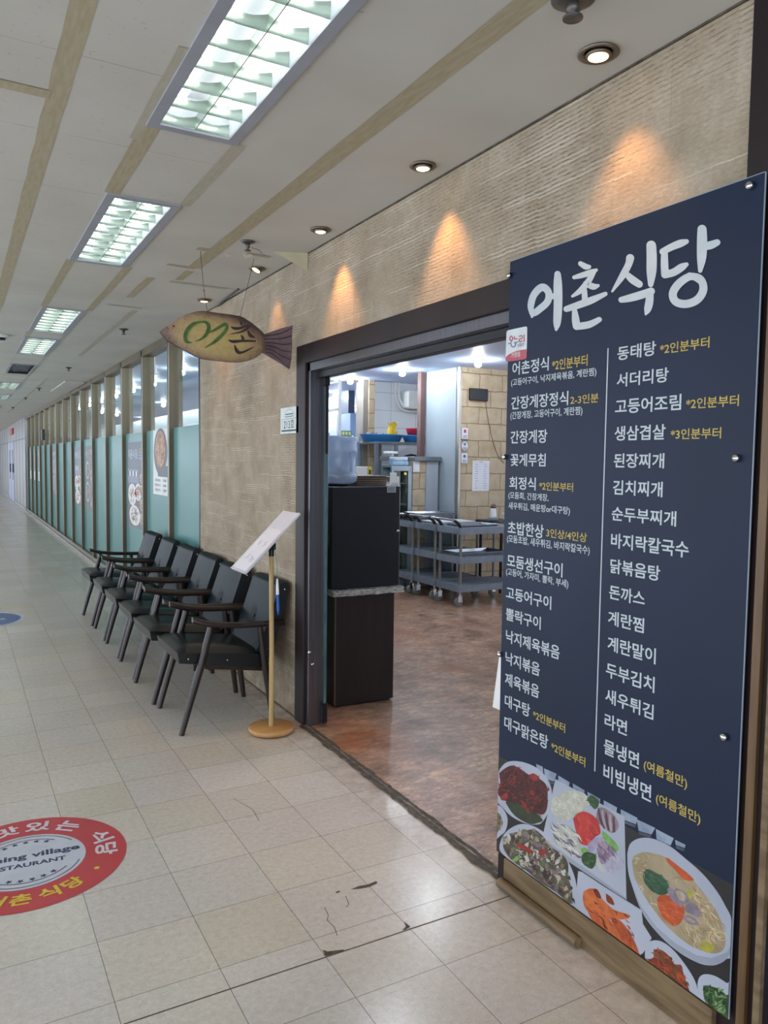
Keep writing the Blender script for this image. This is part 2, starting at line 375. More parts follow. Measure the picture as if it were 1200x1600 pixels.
M_ALU = pm('mullion_metal', '#716652', '#625846', 2, .38, .55, stretch=(1,1,.2))
M_ALUL = pm('pale_edge_metal', '#a09d96', None, 3, .3, .7)
M_BLACKM = pm('black_metal', '#15171b', '#101216', 8, .35, .2)
M_WHITEP = pm('white_paint', '#d6d8d8', '#cccfd0', 3, .5)
M_WHITEPL = pm('white_plastic', '#e3e4e2', '#d9dad8', 4, .35)
M_GREYPL = pm('grey_cart_plastic', '#7f8894', '#737c88', 12, .45, bs=.1, bscale=300)
M_CLEAR = thin_glass('clear_glass', (.90, .95, .95))
M_DOORG = thin_glass('door_glass', (.72, .86, .84))
M_CHROME = pm('chrome', '#c8c9cb', None, 5, .12, 1.0)
M_PANEL = pm('lilac_grey_panel', '#8b8b8c', '#848485', 1.5, .4)
M_BEIGE = pm('worn_beige_wood_lit_edge', '#7a664a', '#5c4a32', 10, .5, bs=.3, bscale=30, stretch=(4,.4,4))
M_LITEDGE = pm('lit_edge_brown', '#6a4f31', '#553e26', 10, .45, bs=.2, stretch=(4,4,.4))

# ================================================================== SETTING
def quad_grid(xs, ys, z, skip, m, flip=False):
    mb = MB()
    for i in range(len(xs)-1):
        for j in range(len(ys)-1):
            cx, cy = (xs[i]+xs[i+1])/2, (ys[j]+ys[j+1])/2
            if skip(cx, cy): continue
            p = [(xs[i],ys[j],z),(xs[i+1],ys[j],z),(xs[i+1],ys[j+1],z),(xs[i],ys[j+1],z)]
            mb.poly(p[::-1] if flip else p, m)
    return mb
YN, YF = -4.0, 46.0
XL = -3.4
b = MB(); b.box((XL-.1, YN, -.08), (XW+.005, YF, 0), M_FLOOR); FLOOR = struct(b.build('floor'))
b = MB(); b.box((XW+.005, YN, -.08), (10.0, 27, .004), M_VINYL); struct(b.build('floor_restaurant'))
# ceiling with the recesses of the troffers cut out
TX0, TX1 = .592, .902
TROF = [(1.42, 2.752), (3.532, 4.802), (6.38, 7.645), (8.055, 9.39), (13.0, 14.28), (15.6, 16.88), (19.0, 20.28), (23.0, 24.28), (28.0, 29.28), (34.0, 35.28), (40.0, 41.28), (-.9, .37), (-3.4, -2.13)]
VENT = (10.39, 11.63)
cuts = TROF + [VENT]
ys = sorted({YN, YF} | {a for c_ in cuts for a in c_}); xs = [XL-.1, TX0, TX1, XW+.01]
cb_ = quad_grid(xs, ys, ZC, lambda x, y: TX0 < x < TX1 and any(a < y < b_ for a, b_ in cuts), M_CEIL, True)
CEIL = struct(cb_.build('ceiling', recalc=False))
b = MB(); b.box((XL-.1, YN, ZC+.16), (10.0, YF, ZC+.2), M_WHITEP); struct(b.build('ceiling_slab'))
b = MB(); b.poly([(XW+.01, YN, ZC), (XW+.01, 27, ZC), (10, 27, ZC), (10, YN, ZC)], M_ICEIL); struct(b.build('ceiling_restaurant', recalc=False))
b = MB()
for y in range(0, 46, 6): b.box((XL-.25, y-3.2, 0), (XL, y-2.9, ZC+.15), M_PANEL, .01)
struct(b.build('wall_left_open'))  # unseen side, only columns, left open to let sky light in
b = MB(); b.box((XL-.02, YN, .02), (XL-.008, YF, 1.02), thin_glass('balustrade_glass', (.97, .97, .96))); b.tube([(XL-.014, YN, 1.06), (XL-.014, YF, 1.06)], .028, M_STEEL, 12); struct(b.build('trim_40'))
b = MB(); b.box((XL-.1, YF, 0), (XW+.3, YF+.1, ZC+.15), M_PANEL); struct(b.build('wall_end'))
b = MB(); b.box((XW, YN-.1, 0), (10, YN, ZC+.15), M_WHITEP); struct(b.build('wall_behind'))
b = MB(); b.box((9.9, YN, 0), (10.0, 27, .75), M_WHITEP); b.box((9.9, YN, 2.5), (10.0, 27, ZC), M_WHITEP)
for y in range(-4, 28, 3): b.box((9.9, y, .75), (10.0, y+.25, 2.5), M_WHITEP)
struct(b.build('wall_restaurant_back_open'))  # unseen wall, openings added so sky light brightens the restaurant ceiling
b = MB(); b.box((XW+.2, 26.9, 0), (10.0, 27.0, ZC), M_WHITEP); struct(b.build('wall_restaurant_far'))

# stone wall: three pieces round the entrance
DY0, DY1, DZ = 2.13, 4.09, 2.155        # outer door frame
b = MB()
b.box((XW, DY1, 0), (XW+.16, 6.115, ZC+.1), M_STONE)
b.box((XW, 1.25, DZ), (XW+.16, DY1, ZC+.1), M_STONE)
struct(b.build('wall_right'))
b = MB(); b.box((XW+.005, 1.25, 0), (XW+.12, DY0-.02, DZ), M_FRAMEB); struct(b.build('wall_right_lower'))
b = MB(); b.box((XW-.012, 1.118, 0), (XW+.14, 1.25, ZC), M_FRAMEB)
b.box((XW-.03, 1.147, .0), (XW-.01, 1.170, 2.18), M_LITEDGE, .003)  # this strip and the next are coloured as the pillar's lit edges
b.box((XW-.03, 1.108, .0), (XW-.01, 1.126, 2.18), M_BEIGE, .003)
struct(b.build('trim_1'))
b = MB(); b.box((XW+.0, YN, 2.25), (XW+.16, 1.118, ZC), M_FRAMEB); b.box((XW, YN, 0), (XW+.16, .35, 2.25), M_PANEL); struct(b.build('wall_right_near'))
# beige sill and round rail under the menu board
b = MB(); b.box((XW-.035, 1.235, 0), (XW+.005, 2.098, .106), M_BEIGE, .004)
b.tube([(XW-.05, 1.70, .022), (XW-.05, 2.095, .022)], .018, M_BEIGE, 12); struct(b.build('trim_2'))
b = MB(); b.box((XW-.030, 2.100, 0), (XW+.10, 2.135, .107), M_FRAMEB, .002); b.box((XW+.0, 2.12, .0), (XW+.10, 2.16, DZ), M_FRAMEB, .002); struct(b.build('trim_3'))

# door frame of the restaurant
D = struct(empty('door_1'))
b = MB()
b.box((XW-.012, 3.962, 0), (XW+.06, DY1, DZ), M_FRAMEB, .003)
b.box((XW-.012, 1.26, DZ-.105), (XW+.06, 3.962, DZ), M_FRAMEB, .003); b.build('outer_frame', D)
b = MB()
b.box((XW+.004, 3.93, 0), (XW+.12, 3.962, DZ-.105), M_STEEL, .002)
b.box((XW+.004, 2.13, DZ-.15), (XW+.12, 3.962, DZ-.105), M_STEEL, .002); b.build('steel_jamb', D)
b = MB()
b.box((XW+.05, 2.13, DZ-.185), (XW+.10, 3.93, DZ-.15), M_BLACKM, .002); b.build('door_rail', D)
# opened glass leaf
lx = Matrix.Translation((XW+.096, 3.905, 0)) @ Matrix.Rotation(math.radians(6.5), 4, 'Z')
def LB(mb, a, c_, m, bev=0): mb.box(a, c_, m, bev, xf=lx @ Matrix.Rotation(-math.radians(14), 4, 'Z'))
G = struct(empty('door_2'))
b = MB(); LB(b, (-.006, 0, .13), (.006, .86, 1.99), M_DOORG); b.build('glass_pane', G)
b = MB(); LB(b, (-.016, -.004, 1.93), (.016, .10, 2.06), M_BLACKM, .002); LB(b, (-.016, -.004, .02), (.016, .12, .135), M_BLACKM, .002)
LB(b, (-.007, -.004, 1.55), (.007, .0, 1.93), M_BLACKM); b.build('pivot_fitting', G)
t_edge = pm('teal_glass_edge', '#4a6f73', '#35575e', 6, .2)
b = MB(); LB(b, (-.006, -.004, .135), (.006, .0, 1.55), t_edge); b.build('glass_edge', G)
b = MB(); b.lathe((XW+.01, 3.93, .43), [(.0, -.006), (.010, -.004), (.010, 0)], M_CHROME, 12, 'y'); b.lathe((XW+.03, 3.93, .36), [(.0, -.004), (.008, -.003), (.008, 0)], M_CHROME, 12, 'y'); b.build('bolt', D)

# threshold: ragged dark edge of the vinyl with a strip of old glue
dk = pm('threshold_grime', '#3c342b', '#5c5142', 30, .7, bs=.5, bscale=60); gl = pm('old_glue', '#6b6257', '#8f877a', 40, .6, bs=.5)
def ragged(x0, x1, y0, y1, amp0, amp1, seed, z, m, step=.018):
    mb = MB(); n = int((y1-y0)/step); L = []; Rr = []
    for i in range(n+1):
        y = y0+(y1-y0)*i/n
        L.append((x0+amp0*(noise.noise((y*9, seed, 0))+.6*noise.noise((y*34, seed, 3))), y, z)); Rr.append((x1+amp1*(noise.noise((y*7, seed+9, 0))+.5*noise.noise((y*30, seed, 8))), y, z))
    for i in range(n): mb.poly([L[i], Rr[i], Rr[i+1], L[i+1]], m)
    return mb
t1 = ragged(XW-.030, XW+.022, 2.06, 3.97, .016, .012, 2, .0055, dk); TH = struct(t1.build('trim_4'))
ragged(XW-.002, XW+.003, 2.06, 3.97, .012, .012, 5, .0068, gl).build('glue_line', TH)
ragged(XW+.018, XW+.024, 2.06, 3.95, .012, .012, 8, .0068, dk).build('grime_line', TH)
# chipped corners and cracks of single floor tiles
def chip(pts, m=dk):
    mb = MB(); mb.poly([(x, y, .0009) for x, y in pts], m); o = mb.build('tile_chip', FLOOR); o.visible_shadow = True; return o
def fpt(px, py):
    d = ray(px, py); t = -EYE/d.z; return (d.x*t, d.y*t)
chip([fpt(*p) for p in [(548,1390),(560,1385),(575,1382),(588,1377),(590,1380),(578,1386),(562,1389)]])
chip([fpt(*p) for p in [(504,1484),(512,1487),(528,1485),(538,1484),(536,1487),(518,1492),(508,1494)]])
chip([fpt(*p) for p in [(631,1440),(635,1443),(641,1448),(634,1453),(628,1454),(634,1448)]])
chip([fpt(*p) for p in [(524,1394),(531,1392),(531,1394),(526,1396)]])
lx_ = MB()
for y0, y1 in ((1.9, 2.0),): pass
crack = MB()
for path in ([(507,1418),(513,1430),(511,1438),(522,1448),(527,1462)], [(540,1400),(545,1413),(541,1418)], [(365,1348-100),(395,1265),(405,1283)]):
    c_ = [fpt(*p) for p in path]
    for a, d_ in zip(c_, c_[1:]):
        v_ = Vector((d_[0]-a[0], d_[1]-a[1])); n_ = Vector((-v_.y, v_.x)).normalized()*.0011
        crack.poly([(a[0]+n_.x, a[1]+n_.y, .0007), (a[0]-n_.x, a[1]-n_.y, .0007), (d_[0]-n_.x, d_[1]-n_.y, .0007), (d_[0]+n_.x, d_[1]+n_.y, .0007)], dk)
# wide dark joint across the floor at y of the worn row
yj = 3.8368 - .3*6
crack.poly([(.36, yj-.0022, .0006), (1.66, yj-.0022, .0006), (1.66, yj+.0022, .0006), (.36, yj+.0022, .0006)], dk)
crack.build('floor_crack', FLOOR)
# dark gap along wall base and ceiling
b = MB(); b.box((XW-.004, DY1, 0), (XW+.002, 6.1, .012), dk); struct(b.build('baseboard_right'))
b = MB(); b.box((XW-.006, 1.25, ZC-.006), (XW+.0, 6.1, ZC), dk); struct(b.build('trim_5'))

# ---- glazed front with mullions, y 6.11 .. 23.8
PITCH, NM = 1.1425, 15
mull = [7.17 + PITCH*k for k in range(NM)]
GX = XW+.045
film = NT('frosted_film'); fc = film.ramp(film.noise(film.coord(), .8, 2), [(.35, '#7fb0ad'), (.65, '#8abab7')])
fd = film.n('ShaderNodeBsdfPrincipled'); film.l(fc, fd.inputs['Base Color']); fd.inputs['Roughness'].default_value = .22
ft = film.n('ShaderNodeBsdfTranslucent'); film.l(fc, ft.inputs[0]); fm = film.n('ShaderNodeMixShader'); fm.inputs[0].default_value = .5
film.l(fd.outputs[0], fm.inputs[1]); film.l(ft.outputs[0], fm.inputs[2]); film.l(fm.outputs[0], film.out.inputs[0]); M_FILM = film.m
edges = [6.115] + mull + [23.95]
for k in range(len(edges)-1):
    a = edges[k] + (.0 if k == 0 else .03); c_ = edges[k+1] - .03
    W = struct(empty('window_%d' % (k+1)))
    b = MB(); b.box((GX, a, .09), (GX+.006, c_, ZC-.07), M_CLEAR); b.build('glass_pane', W)
    b = MB(); b.box((GX-.003, a+.012, .09), (GX-.0005, c_-.012, 1.80), M_FILM); b.build('frosted_film', W)
for k, y in enumerate(mull):
    b = MB(); b.box((XW, y-.03, 0), (XW+.13, y+.03, ZC-.01), M_ALU, .002); b.box((XW-.002, y-.032, .0), (XW+.004, y-.026, ZC-.02), M_ALUL); struct(b.build('trim_%d' % (k+10)))
b = MB(); b.box((XW, 6.115, ZC-.075), (XW+.12, 23.95, ZC-.002), M_ALU, .002); struct(b.build('trim_6'))
b = MB(); b.box((XW-.006, 6.115, 0), (XW+.12, 23.95, .09), M_ALU, .003); b.box((XW-.03, 6.2, 0), (XW-.006, 23.95, .03), M_ALUL, .003); struct(b.build('trim_7'))
b = MB(); b.box((XW-.004, 6.108, 0), (XW+.12, 6.135, ZC), M_BLACKM); struct(b.build('trim_8'))
# ---- lilac panel wall beyond, with two doors
b = MB(); b.box((XW, 23.95, 0), (XW+.2, YF, ZC+.1), M_PANEL)
WR2 = struct(b.build('wall_right_far'))
ln = pm('panel_joint', '#55555f', None, 5, .6); b = MB()
for y in (24.9, 26.2, 27.5, 32.6, 34.1, 36.0, 38, 40): b.box((XW-.003, y-.012, .1), (XW+.001, y+.012, ZC-.02), ln)
b.box((XW-.003, 23.95, 2.05), (XW+.001, YF, 2.07), ln); b.build('panel_joint', WR2)
b = MB(); b.box((XW-.02, 23.95, 0), (XW, 28.6, .09), M_PANEL); b.box((XW-.02, 31.8, 0), (XW, YF, .09), M_PANEL); struct(b.build('baseboard_far'))
for n_, (y0, y1) in enumerate(((28.8, 30.2), (30.3, 31.7))):
    dd = struct(empty('door_%d' % (n_+3)))
    b = MB(); b.box((XW-.015, y0, .01), (XW, y1, 2.05), pm('blue_door_paint', '#a2a9c6', None, 2, .4)); b.build('leaf', dd)
    b = MB(); b.box((XW-.022, y0+.35, .75), (XW-.015, y0+.6, 1.78), M_BLACKM); b.build('window_slot', dd)
    b = MB(); b.box((XW-.05, y0+.05, 1.0), (XW-.015, y0+.15, 1.3), M_BLACKM); b.build('handle', dd)
b = MB(); b.box((XW-.05, 28.7, 2.3), (XW-.001, 30.1, 2.5), pm('red_sign', '#b0443c', None, 4, .5)); tag(b.build('exit_sign'), 'small red sign high on the far panel wall above the blue doors', 'sign')

# ---- ceiling tape, trims
M_TAPE = pm('masking_tape', '#ada38a', '#a2987c', 25, .7, bs=.2, bscale=90, stretch=(3,.5,1))
M_TAPE2 = pm('masking_tape_pale', '#b1ac9c', '#a9a28f', 25, .7, stretch=(3,.5,1))
def tape(x0, x1, y0, y1, m=M_TAPE, dz=.0012, skew=0.0):
    dz = .0006+.0009*((x0*37+y0*11) % 1)
    mb = MB(); n = max(2, int(abs(y1-y0)/.12)); L = []; Rr = []
    for i in range(n+1):
        y = y0+(y1-y0)*i/n; j = .004*noise.noise((y*5, x0*7, 1)); s_ = skew*i/n
        L.append((x0+j+s_, y, ZC-dz)); Rr.append((x1+j*.6+s_, y, ZC-dz))
    for i in range(n): mb.poly([L[i], L[i+1], Rr[i+1], Rr[i]], m)
    return mb.build('tape_strip', CEIL)
tape(.270, .333, 1.2, 6.6)
tape(.285, .325, 6.6, 12.0, M_TAPE2)
tape(.575, .640, 2.75, 3.53, M_TAPE, .0012); tape(.575, .625, 4.80, 6.38, M_TAPE); tape(.58, .63, 7.65, 8.05, M_TAPE2); tape(.56, .59, 2.2, 2.9, M_TAPE2)
tape(.895, .945, 2.75, 3.53, M_TAPE2); tape(.895, .945, 4.80, 6.38, M_TAPE); tape(.89, .93, 7.65, 8.05, M_TAPE2); tape(.89, .92, 9.4, 13.0, M_TAPE2)
tape(1.222, 1.300, 1.3, 4.62, M_TAPE, .0012)
tape(1.235, 1.285, 4.70, 4.98, M_TAPE); tape(1.07, 1.12, 5.0, 5.7, M_TAPE); tape(1.20, 1.25, 6.15, 9.2, M_TAPE2); tape(1.15, 1.19, 12.0, 22.0, M_TAPE2)
def tape_x(x0, x1, y0, y1, m=M_TAPE):
    zt = ZC-.0018-.0006*(y0*7 % 1); mb = MB(); mb.poly([(x0, y0, zt), (x1, y0+.01, zt), (x1, y1+.01, zt), (x0, y1, zt)], m); mb.build('tape_strip', CEIL)
tape_x(-.2, .28, 2.655, 2.715); tape_x(1.10, 1.27, 4.60, 4.64); tape_x(1.22, 1.60, 5.02, 5.07, M_TAPE2); tape_x(1.0, 1.25, 6.02, 6.06, M_TAPE2); tape_x(1.16, 1.30, 4.16, 4.21); tape_x(1.42, 1.56, 4.12, 4.16)
# peeling paint flap and raised hatch
pf = pm('peeled_board', '#cfcabf', '#bdb7a8', 8, .7)
b = MB(); b.add([(1.40,4.16,ZC-.001),(1.44,4.21,ZC-.014),(1.47,4.16,ZC-.004),(1.42,4.12,ZC-.001),(1.31,4.20,ZC-.001),(1.34,4.25,ZC-.012),(1.37,4.21,ZC-.002)], [(0,1,2,3),(4,5,6)], pf); b.add([(1.52,4.02,ZC-.002),(1.705,3.95,ZC-.002),(1.705,3.95,ZC-.10),(1.62,3.99,ZC-.05)], [(0,1,2,3)], pm('peel_tape', '#b3aa8c', None, 9, .7))
b.build('peeling_flap', CEIL)
b = MB(); b.box((1.42, 12.2, ZC-.02), (1.70, 14.2, ZC-.001), M_CEIL, .004); b.build('ceiling_hatch', CEIL)
b = MB(); b.tube([(1.66, 5.0, ZC-.004), (1.68, 5.35, ZC-.008), (1.70, 5.6, ZC-.012)], .006, M_BLACKM, 6); b.build('crack_line', CEIL)

# ================================================================== CEILING FIXTURES
M_TROF = pm('fixture_frame_paint', '#9da0a8', '#92959d', 5, .4)
M_LOUV = pm('louvre_metal', '#a3b0a5', '#94a296', 6, .25, .7)
M_REFL = pm('reflector_white', '#c0c6cc', None, 3, .4)
M_TUBE = emis('tube_light', (.95, 1.0, .97), TUBE)
def troffer(y0, y1, label, detail=True, n=9):
    t = thing('fluorescent_light', label, 'ceiling light', (0, (y0+y1)/2, ZC), 0, 'recessed fluorescent lights in a row along the ceiling')
    L = (y1-y0); h = L/2; x0, x1 = TX0, TX1; f = .034
    b = MB()
    b.box((x0-.004, -h-.004, -.008), (x0+f, h+.004, .0), M_TROF); b.box((x1-f, -h-.004, -.008), (x1+.004, h+.004, .0), M_TROF)
    b.box((x0+f, -h-.004, -.008), (x1-f, -h+f, .0), M_TROF); b.box((x0+f, h-f, -.008), (x1-f, h+.004, .0), M_TROF)
    b.build('frame', t)
    b = MB(); z1 = .10; X0, X1, Y0, Y1 = x0+f, x1-f, -h+f, h-f
    b.add([(X0,Y0,0),(X1,Y0,0),(X1,Y1,0),(X0,Y1,0),(X0+.01,Y0+.01,z1),(X1-.01,Y0+.01,z1),(X1-.01,Y1-.01,z1),(X0+.01,Y1-.01,z1)], [(0,1,5,4),(1,2,6,5),(2,3,7,6),(3,0,4,7),(4,5,6,7)], M_REFL)
    b.build('reflector', t, recalc=False)
    xm = (X0+X1)/2
    for xt in (xm-.068, xm+.068):
        b = MB(); b.tube([(xt, Y0+.03, .066), (xt, Y1-.03, .066)], .0145, M_TUBE, 10); b.build('tube', t)
    b = MB(); b.box((xm-.0015, Y0, .0), (xm+.0015, Y1, .042), M_LOUV)
    for i in range(n+1):
        y = Y0+(Y1-Y0)*i/n
        for (a, c_) in ((X0, xm), (xm, X1)):
            m_ = 6; vs = []
            for k in range(m_+1):
                x = a+(c_-a)*k/m_; s_ = math.sin(PI*k/m_)
                vs += [(x, y-.001, 0), (x, y-.008-.006*(1-s_), .040-.012*s_), (x, y+.001, 0), (x, y+.008+.006*(1-s_), .040-.012*s_)]
            fs = []
            for k in range(m_):
                q = k*4; fs += [(q, q+4, q+5, q+1), (q+2, q+3, q+7, q+6), (q+1, q+5, q+7, q+3)]
            b.add(vs, fs, M_LOUV, True)
    b.build('louvre', t); return t
tl = ['bright fluorescent light panel nearest, cut by the top edge of the photo', 'grey framed fluorescent light panel second along the ceiling, above the fish sign', 'fluorescent light panel third along the ceiling, nearest of the small distant ones', 'fluorescent light panel fourth along the ceiling, just before the air vent', 'fluorescent light panel at the left edge, just past the air vent', 'tiny fluorescent light panel at the left edge, second past the air vent']
for i, (a, c_) in enumerate(TROF):
    if i < 6: troffer(a, c_, tl[i], n=9 if i == 0 else 8)
    elif a > 0: troffer(a, c_, 'fluorescent light panel too far down the corridor to tell from the next', n=6)
    else: troffer(a, c_, 'fluorescent light panel over the floor behind the camera', n=6)
# air vent
t = thing('air_vent', 'grey slatted air vent in the ceiling between two light panels', 'vent', (0, sum(VENT)/2, ZC)); h = (VENT[1]-VENT[0])/2
b = MB(); f = .03
b.box((TX0-.004, -h, -.008), (TX0+f, h, 0), M_TROF); b.box((TX1-f, -h, -.008), (TX1+.004, h, 0), M_TROF); b.box((TX0+f, -h, -.008), (TX1-f, -h+f, 0), M_TROF); b.box((TX0+f, h-f, -.008), (TX1-f, h, 0), M_TROF); b.build('frame', t)
b = MB(); b.box((TX0+f, -h+f, .03), (TX1-f, h-f, .035), M_TROF)
for k in range(9):
    x = TX0+f+.012+k*.027; b.add([(x, -h+f, -.004), (x, h-f, -.004), (x+.02, h-f, .018), (x+.02, -h+f, .018)], [(0,1,2,3)], M_TROF)
b.build('slat', t)

# warm downlights
M_RING = pm('downlight_ring', '#8a7d70', '#75695d', 9, .35, .7); M_WARM = emis('warm_bulb', (1.0, .62, .26), 3.2); M_OFF = pm('unlit_lens', '#6b675f', None, 9, .3)
def downlight(x, y, label, power, tilt=0.0, lit=True, s=1.0):
    t = thing('downlight', label, 'downlight', (x, y, ZC), 0, 'small round downlights along the shop wall')
    b = MB(); b.lathe((0,0,0), [(.034*s, .0), (.048*s, -.001), (.052*s, -.006), (.046*s, -.010), (.036*s, -.006), (.034*s, .0)], M_RING, 28); b.build('ring', t)
    xf = Matrix.Rotation(tilt, 4, 'Y')
    b = MB(); b.lathe((0,0,0), [(.0, -.004), (.030*s, -.004), (.033*s, -.010), (.030*s, -.016), (.026*s, -.014)], M_RING, 24, xf=xf); b.build('gimbal', t)
    b = MB(); b.lathe((0,0,0), [(.0, -.0185), (.018*s, -.018), (.025*s, -.015)], M_WARM if lit else M_OFF, 20, xf=xf); b.build('bulb', t)
    if power > 0:
        l = bpy.data.lights.new('downlight_lamp', 'SPOT'); l.energy = power; l.color = (1.0, .46, .15); l.spot_size = math.radians(70); l.spot_blend = .75; l.shadow_soft_size = .02
        o = bpy.data.objects.new('downlight_lamp', l); COL.objects.link(o); o.parent = t; o.location = (0, 0, -.03); o.rotation_euler = (0, math.radians(-9), 0)
downlight(1.576, 1.64, 'largest round downlight glowing warm, nearest above the menu board', SPOT*.8, 0, True, 1.1)
downlight(1.589, 2.576, 'warm round downlight over the stone wall, second from the near end', SPOT*1.2)
downlight(1.589, 3.525, 'warm round downlight above the entrance corner, third from the near end', SPOT*1.3)
downlight(1.584, 4.424, 'tilted round downlight half dark, above the fish tail', SPOT*.55, .5)
downlight(1.566, 5.476, 'small lit round downlight just over the back of the fish sign', SPOT*.7)
# sprinklers
M_SPR = pm('sprinkler_metal', '#6e6a66', '#5a5652', 12, .4, .6)
def sprinkler(x, y, label, s=1.0, arm=False):
    t = thing('sprinkler', label, 'sprinkler', (x, y, ZC), 0, 'ceiling sprinklers in a row')
    b = MB(); b.lathe((0,0,0), [(.0, 0), (.045*s, 0), (.047*s, -.004), (.03*s, -.010), (.018*s, -.014)], M_SPR, 20); b.build('plate', t)
    b = MB(); b.lathe((0,0,0), [(.012*s, -.01), (.016*s, -.03), (.008*s, -.034), (.008*s, -.045), (.022*s, -.046), (.022*s, -.049), (.0, -.049)], M_SPR, 14)
    if arm: b.tube([(.02, 0, -.03), (.05, -.03, -.045), (.07, -.05, -.075)], .002, M_SPR, 6)
    b.build('head', t)
sprinkler(1.344, 1.49, 'dark round ceiling fitting cut by the top edge of the photo', 1.15)
sprinkler(1.351, 3.917, 'dark ceiling sprinkler with a hanging bit of wire, above the fish', .8, True)
for x, y, lb in ((1.308, 7.088, 'small dark sprinkler on bare ceiling left of the fish nose'), (1.257, 10.441, 'small dark ceiling sprinkler second beyond the fish, before the raised hatch'), (1.204, 13.758, 'tiny ceiling sprinkler beside the raised hatch'), (1.173, 16.098, 'tiny ceiling sprinkler first beyond the raised hatch'), (1.142, 19.332, 'farthest tiny ceiling sprinkler along the corridor')):
    sprinkler(x, y, lb, .9)
t = thing('smoke_detector', 'white round smoke detector at the left edge of the ceiling', 'detector', (.385, 8.06, ZC))
b = MB(); b.lathe((0,0,0), [(.0, 0), (.07, 0), (.07, -.018), (.05, -.03)], M_WHITEPL, 24); b.build('base', t)
b = MB(); b.lathe((0,0,0), [(.045, -.03), (.04, -.048), (.0, -.05)], M_BLACKM, 24); b.build('grille', t)
t = thing('wall_speaker', 'small dark speaker box on a far window mullion', 'speaker', (XW-.06, 18.46, 2.02)); b = MB(); b.box((0,-.08,-.12), (.06,.08,.12), M_BLACKM, .01); b.build('housing', t); b = MB(); b.box((.055,-.02,-.02),(.075,.02,.02), M_BLACKM); b.build('bracket', t)

# ================================================================== MENU BOARD
BY0, BY1, BZ0, BZ1 = 1.188, 2.142, .111, 2.202
BOARD = thing('menu_board', 'tall navy restaurant menu board with white lettering and food photos on the wall', 'menu board', (0,0,0))
M_NAVY = pm('navy_print', '#10203a', '#0e1c33', 2, .5, Specular_IOR_Level=.3); M_EDGE = pm('acrylic_edge', '#8d99a5', None, 5, .3)
b = MB(); b.box((XB, BY0, BZ0), (XB+.004, BY1, BZ1), M_NAVY); b.build('panel', BOARD)
b = MB(); b.box((XB+.0005, BY0-.0022, BZ0), (XB+.004, BY0, BZ1), M_EDGE); b.box((XB+.0005, BY0, BZ1), (XB+.004, BY1, BZ1+.0022), M_EDGE); b.build('edge', BOARD)
def bp(px, py, lay=1):
    p = onx(px, py, XB); return Vector((XB-.00025*lay, p.y, p.z))
M_LW = pm('white_lettering', '#b6bec2', '#b0b8bc', 30, .6); M_LY = pm('yellow_lettering', '#b39e48', '#ab9642', 30, .6)
RT, UP = Vector((0,-1,0)), Vector((0,0,1))
def fit_text(mb, body, crop, xl, xr, yt, yb, m, bold=.014):
    """crop = (offset x, offset y, scale) of the measured view; left edge x, right edge x, top and bottom at the left edge"""
    ox, oy, s = crop
    a = bp(ox+xl/s, oy+yb/s, 1.5); t_ = bp(ox+xl/s, oy+yt/s); r = onx(ox+xr/s, oy+yb/s, XB)
    put_text(mb, body, a, RT, UP, a.y-r.y, t_.z-a.z, m, bold)
A, B_, C_, D8 = (770,260,2.7907), (770,520,2.7907), (770,800,2.7907), (760,1150,2.7273)
for body, cr, xl, xr, yt, yb in [
 ('동태탕',B_,543,710,62,122),('서더리탕',B_,540,765,178,238),('고등어조림',B_,533,820,291,355),('생삼겹살',B_,530,752,408,471),('된장찌개',B_,527,747,526,588),('김치찌개',B_,523,740,642,705),
 ('순두부찌개',B_,518,800,757,818),('바지락칼국수',C_,515,855,90,155),('닭볶음탕',C_,512,730,202,265),('돈까스',C_,507,663,316,378),('계란찜',C_,502,660,427,490),('계란말이',C_,500,712,538,603),
 ('두부김치',C_,493,707,653,719),('새우튀김',C_,490,703,766,829),('라면',C_,487,586,873,938),('물냉면',D8,500,652,8,74),('비빔냉면',D8,498,705,114,184),
 ('어촌정식',B_,85,243,130,187),('간장게장정식',B_,80,328,280,336),('간장게장',B_,77,237,428,484),('꽃게무침',B_,77,230,527,581),('회정식',B_,72,187,627,681),
 ('초밥한상',C_,65,222,38,95),('모둠생선구이',C_,62,305,182,238),('고등어구이',C_,58,256,322,377),('뽈락구이',C_,57,210,416,470),('낙지제육볶음',C_,57,293,511,567),('낙지볶음',C_,55,206,606,662),
 ('제육볶음',C_,53,203,697,753),('대구탕',C_,52,163,792,848),('대구맑은탕',C_,50,243,886,944),
 ('(고등어구이, 낙지제육볶음, 계란찜)',B_,80,450,202,238),('(간장게장, 고등어구이, 계란찜)',B_,77,390,345,383),('(모둠회, 간장게장,',B_,68,243,692,727),('새우튀김, 매운탕or대구탕)',B_,68,337,737,773),
 ('(모둠초밥, 새우튀김, 바지락칼국수)',C_,62,424,97,136),('(고등어, 가자미, 뽈락, 부세)',C_,58,331,242,279)]:
    mw = MB(); fit_text(mw, body, cr, xl, xr, yt, yb, M_LW, .016 if yb-yt > 45 else .012); mw.build('menu_line', BOARD, recalc=False)
for body, cr, xl, xr, yt, yb in [
 ('*2인분부터',B_,728,943,50,96),('*2인분부터',B_,842,1072,287,334),('*3인분부터',B_,775,995,420,466),('*2인분부터',B_,258,412,119,166),('2-3인분',B_,338,460,274,313),('*2인분부터',B_,202,350,648,686),
 ('3인상/4인상',C_,233,411,70,109),('*2인분부터',C_,175,317,862,901),('*2인분부터',C_,255,405,1000,1041),('(여름철만)',D8,670,858,96,150),('(여름철만)',D8,722,915,238,292)]:
    my = MB(); fit_text(my, body, cr, xl, xr, yt, yb, M_LY, .012); my.build('menu_note', BOARD, recalc=False)['label'] = 'yellow lettering'
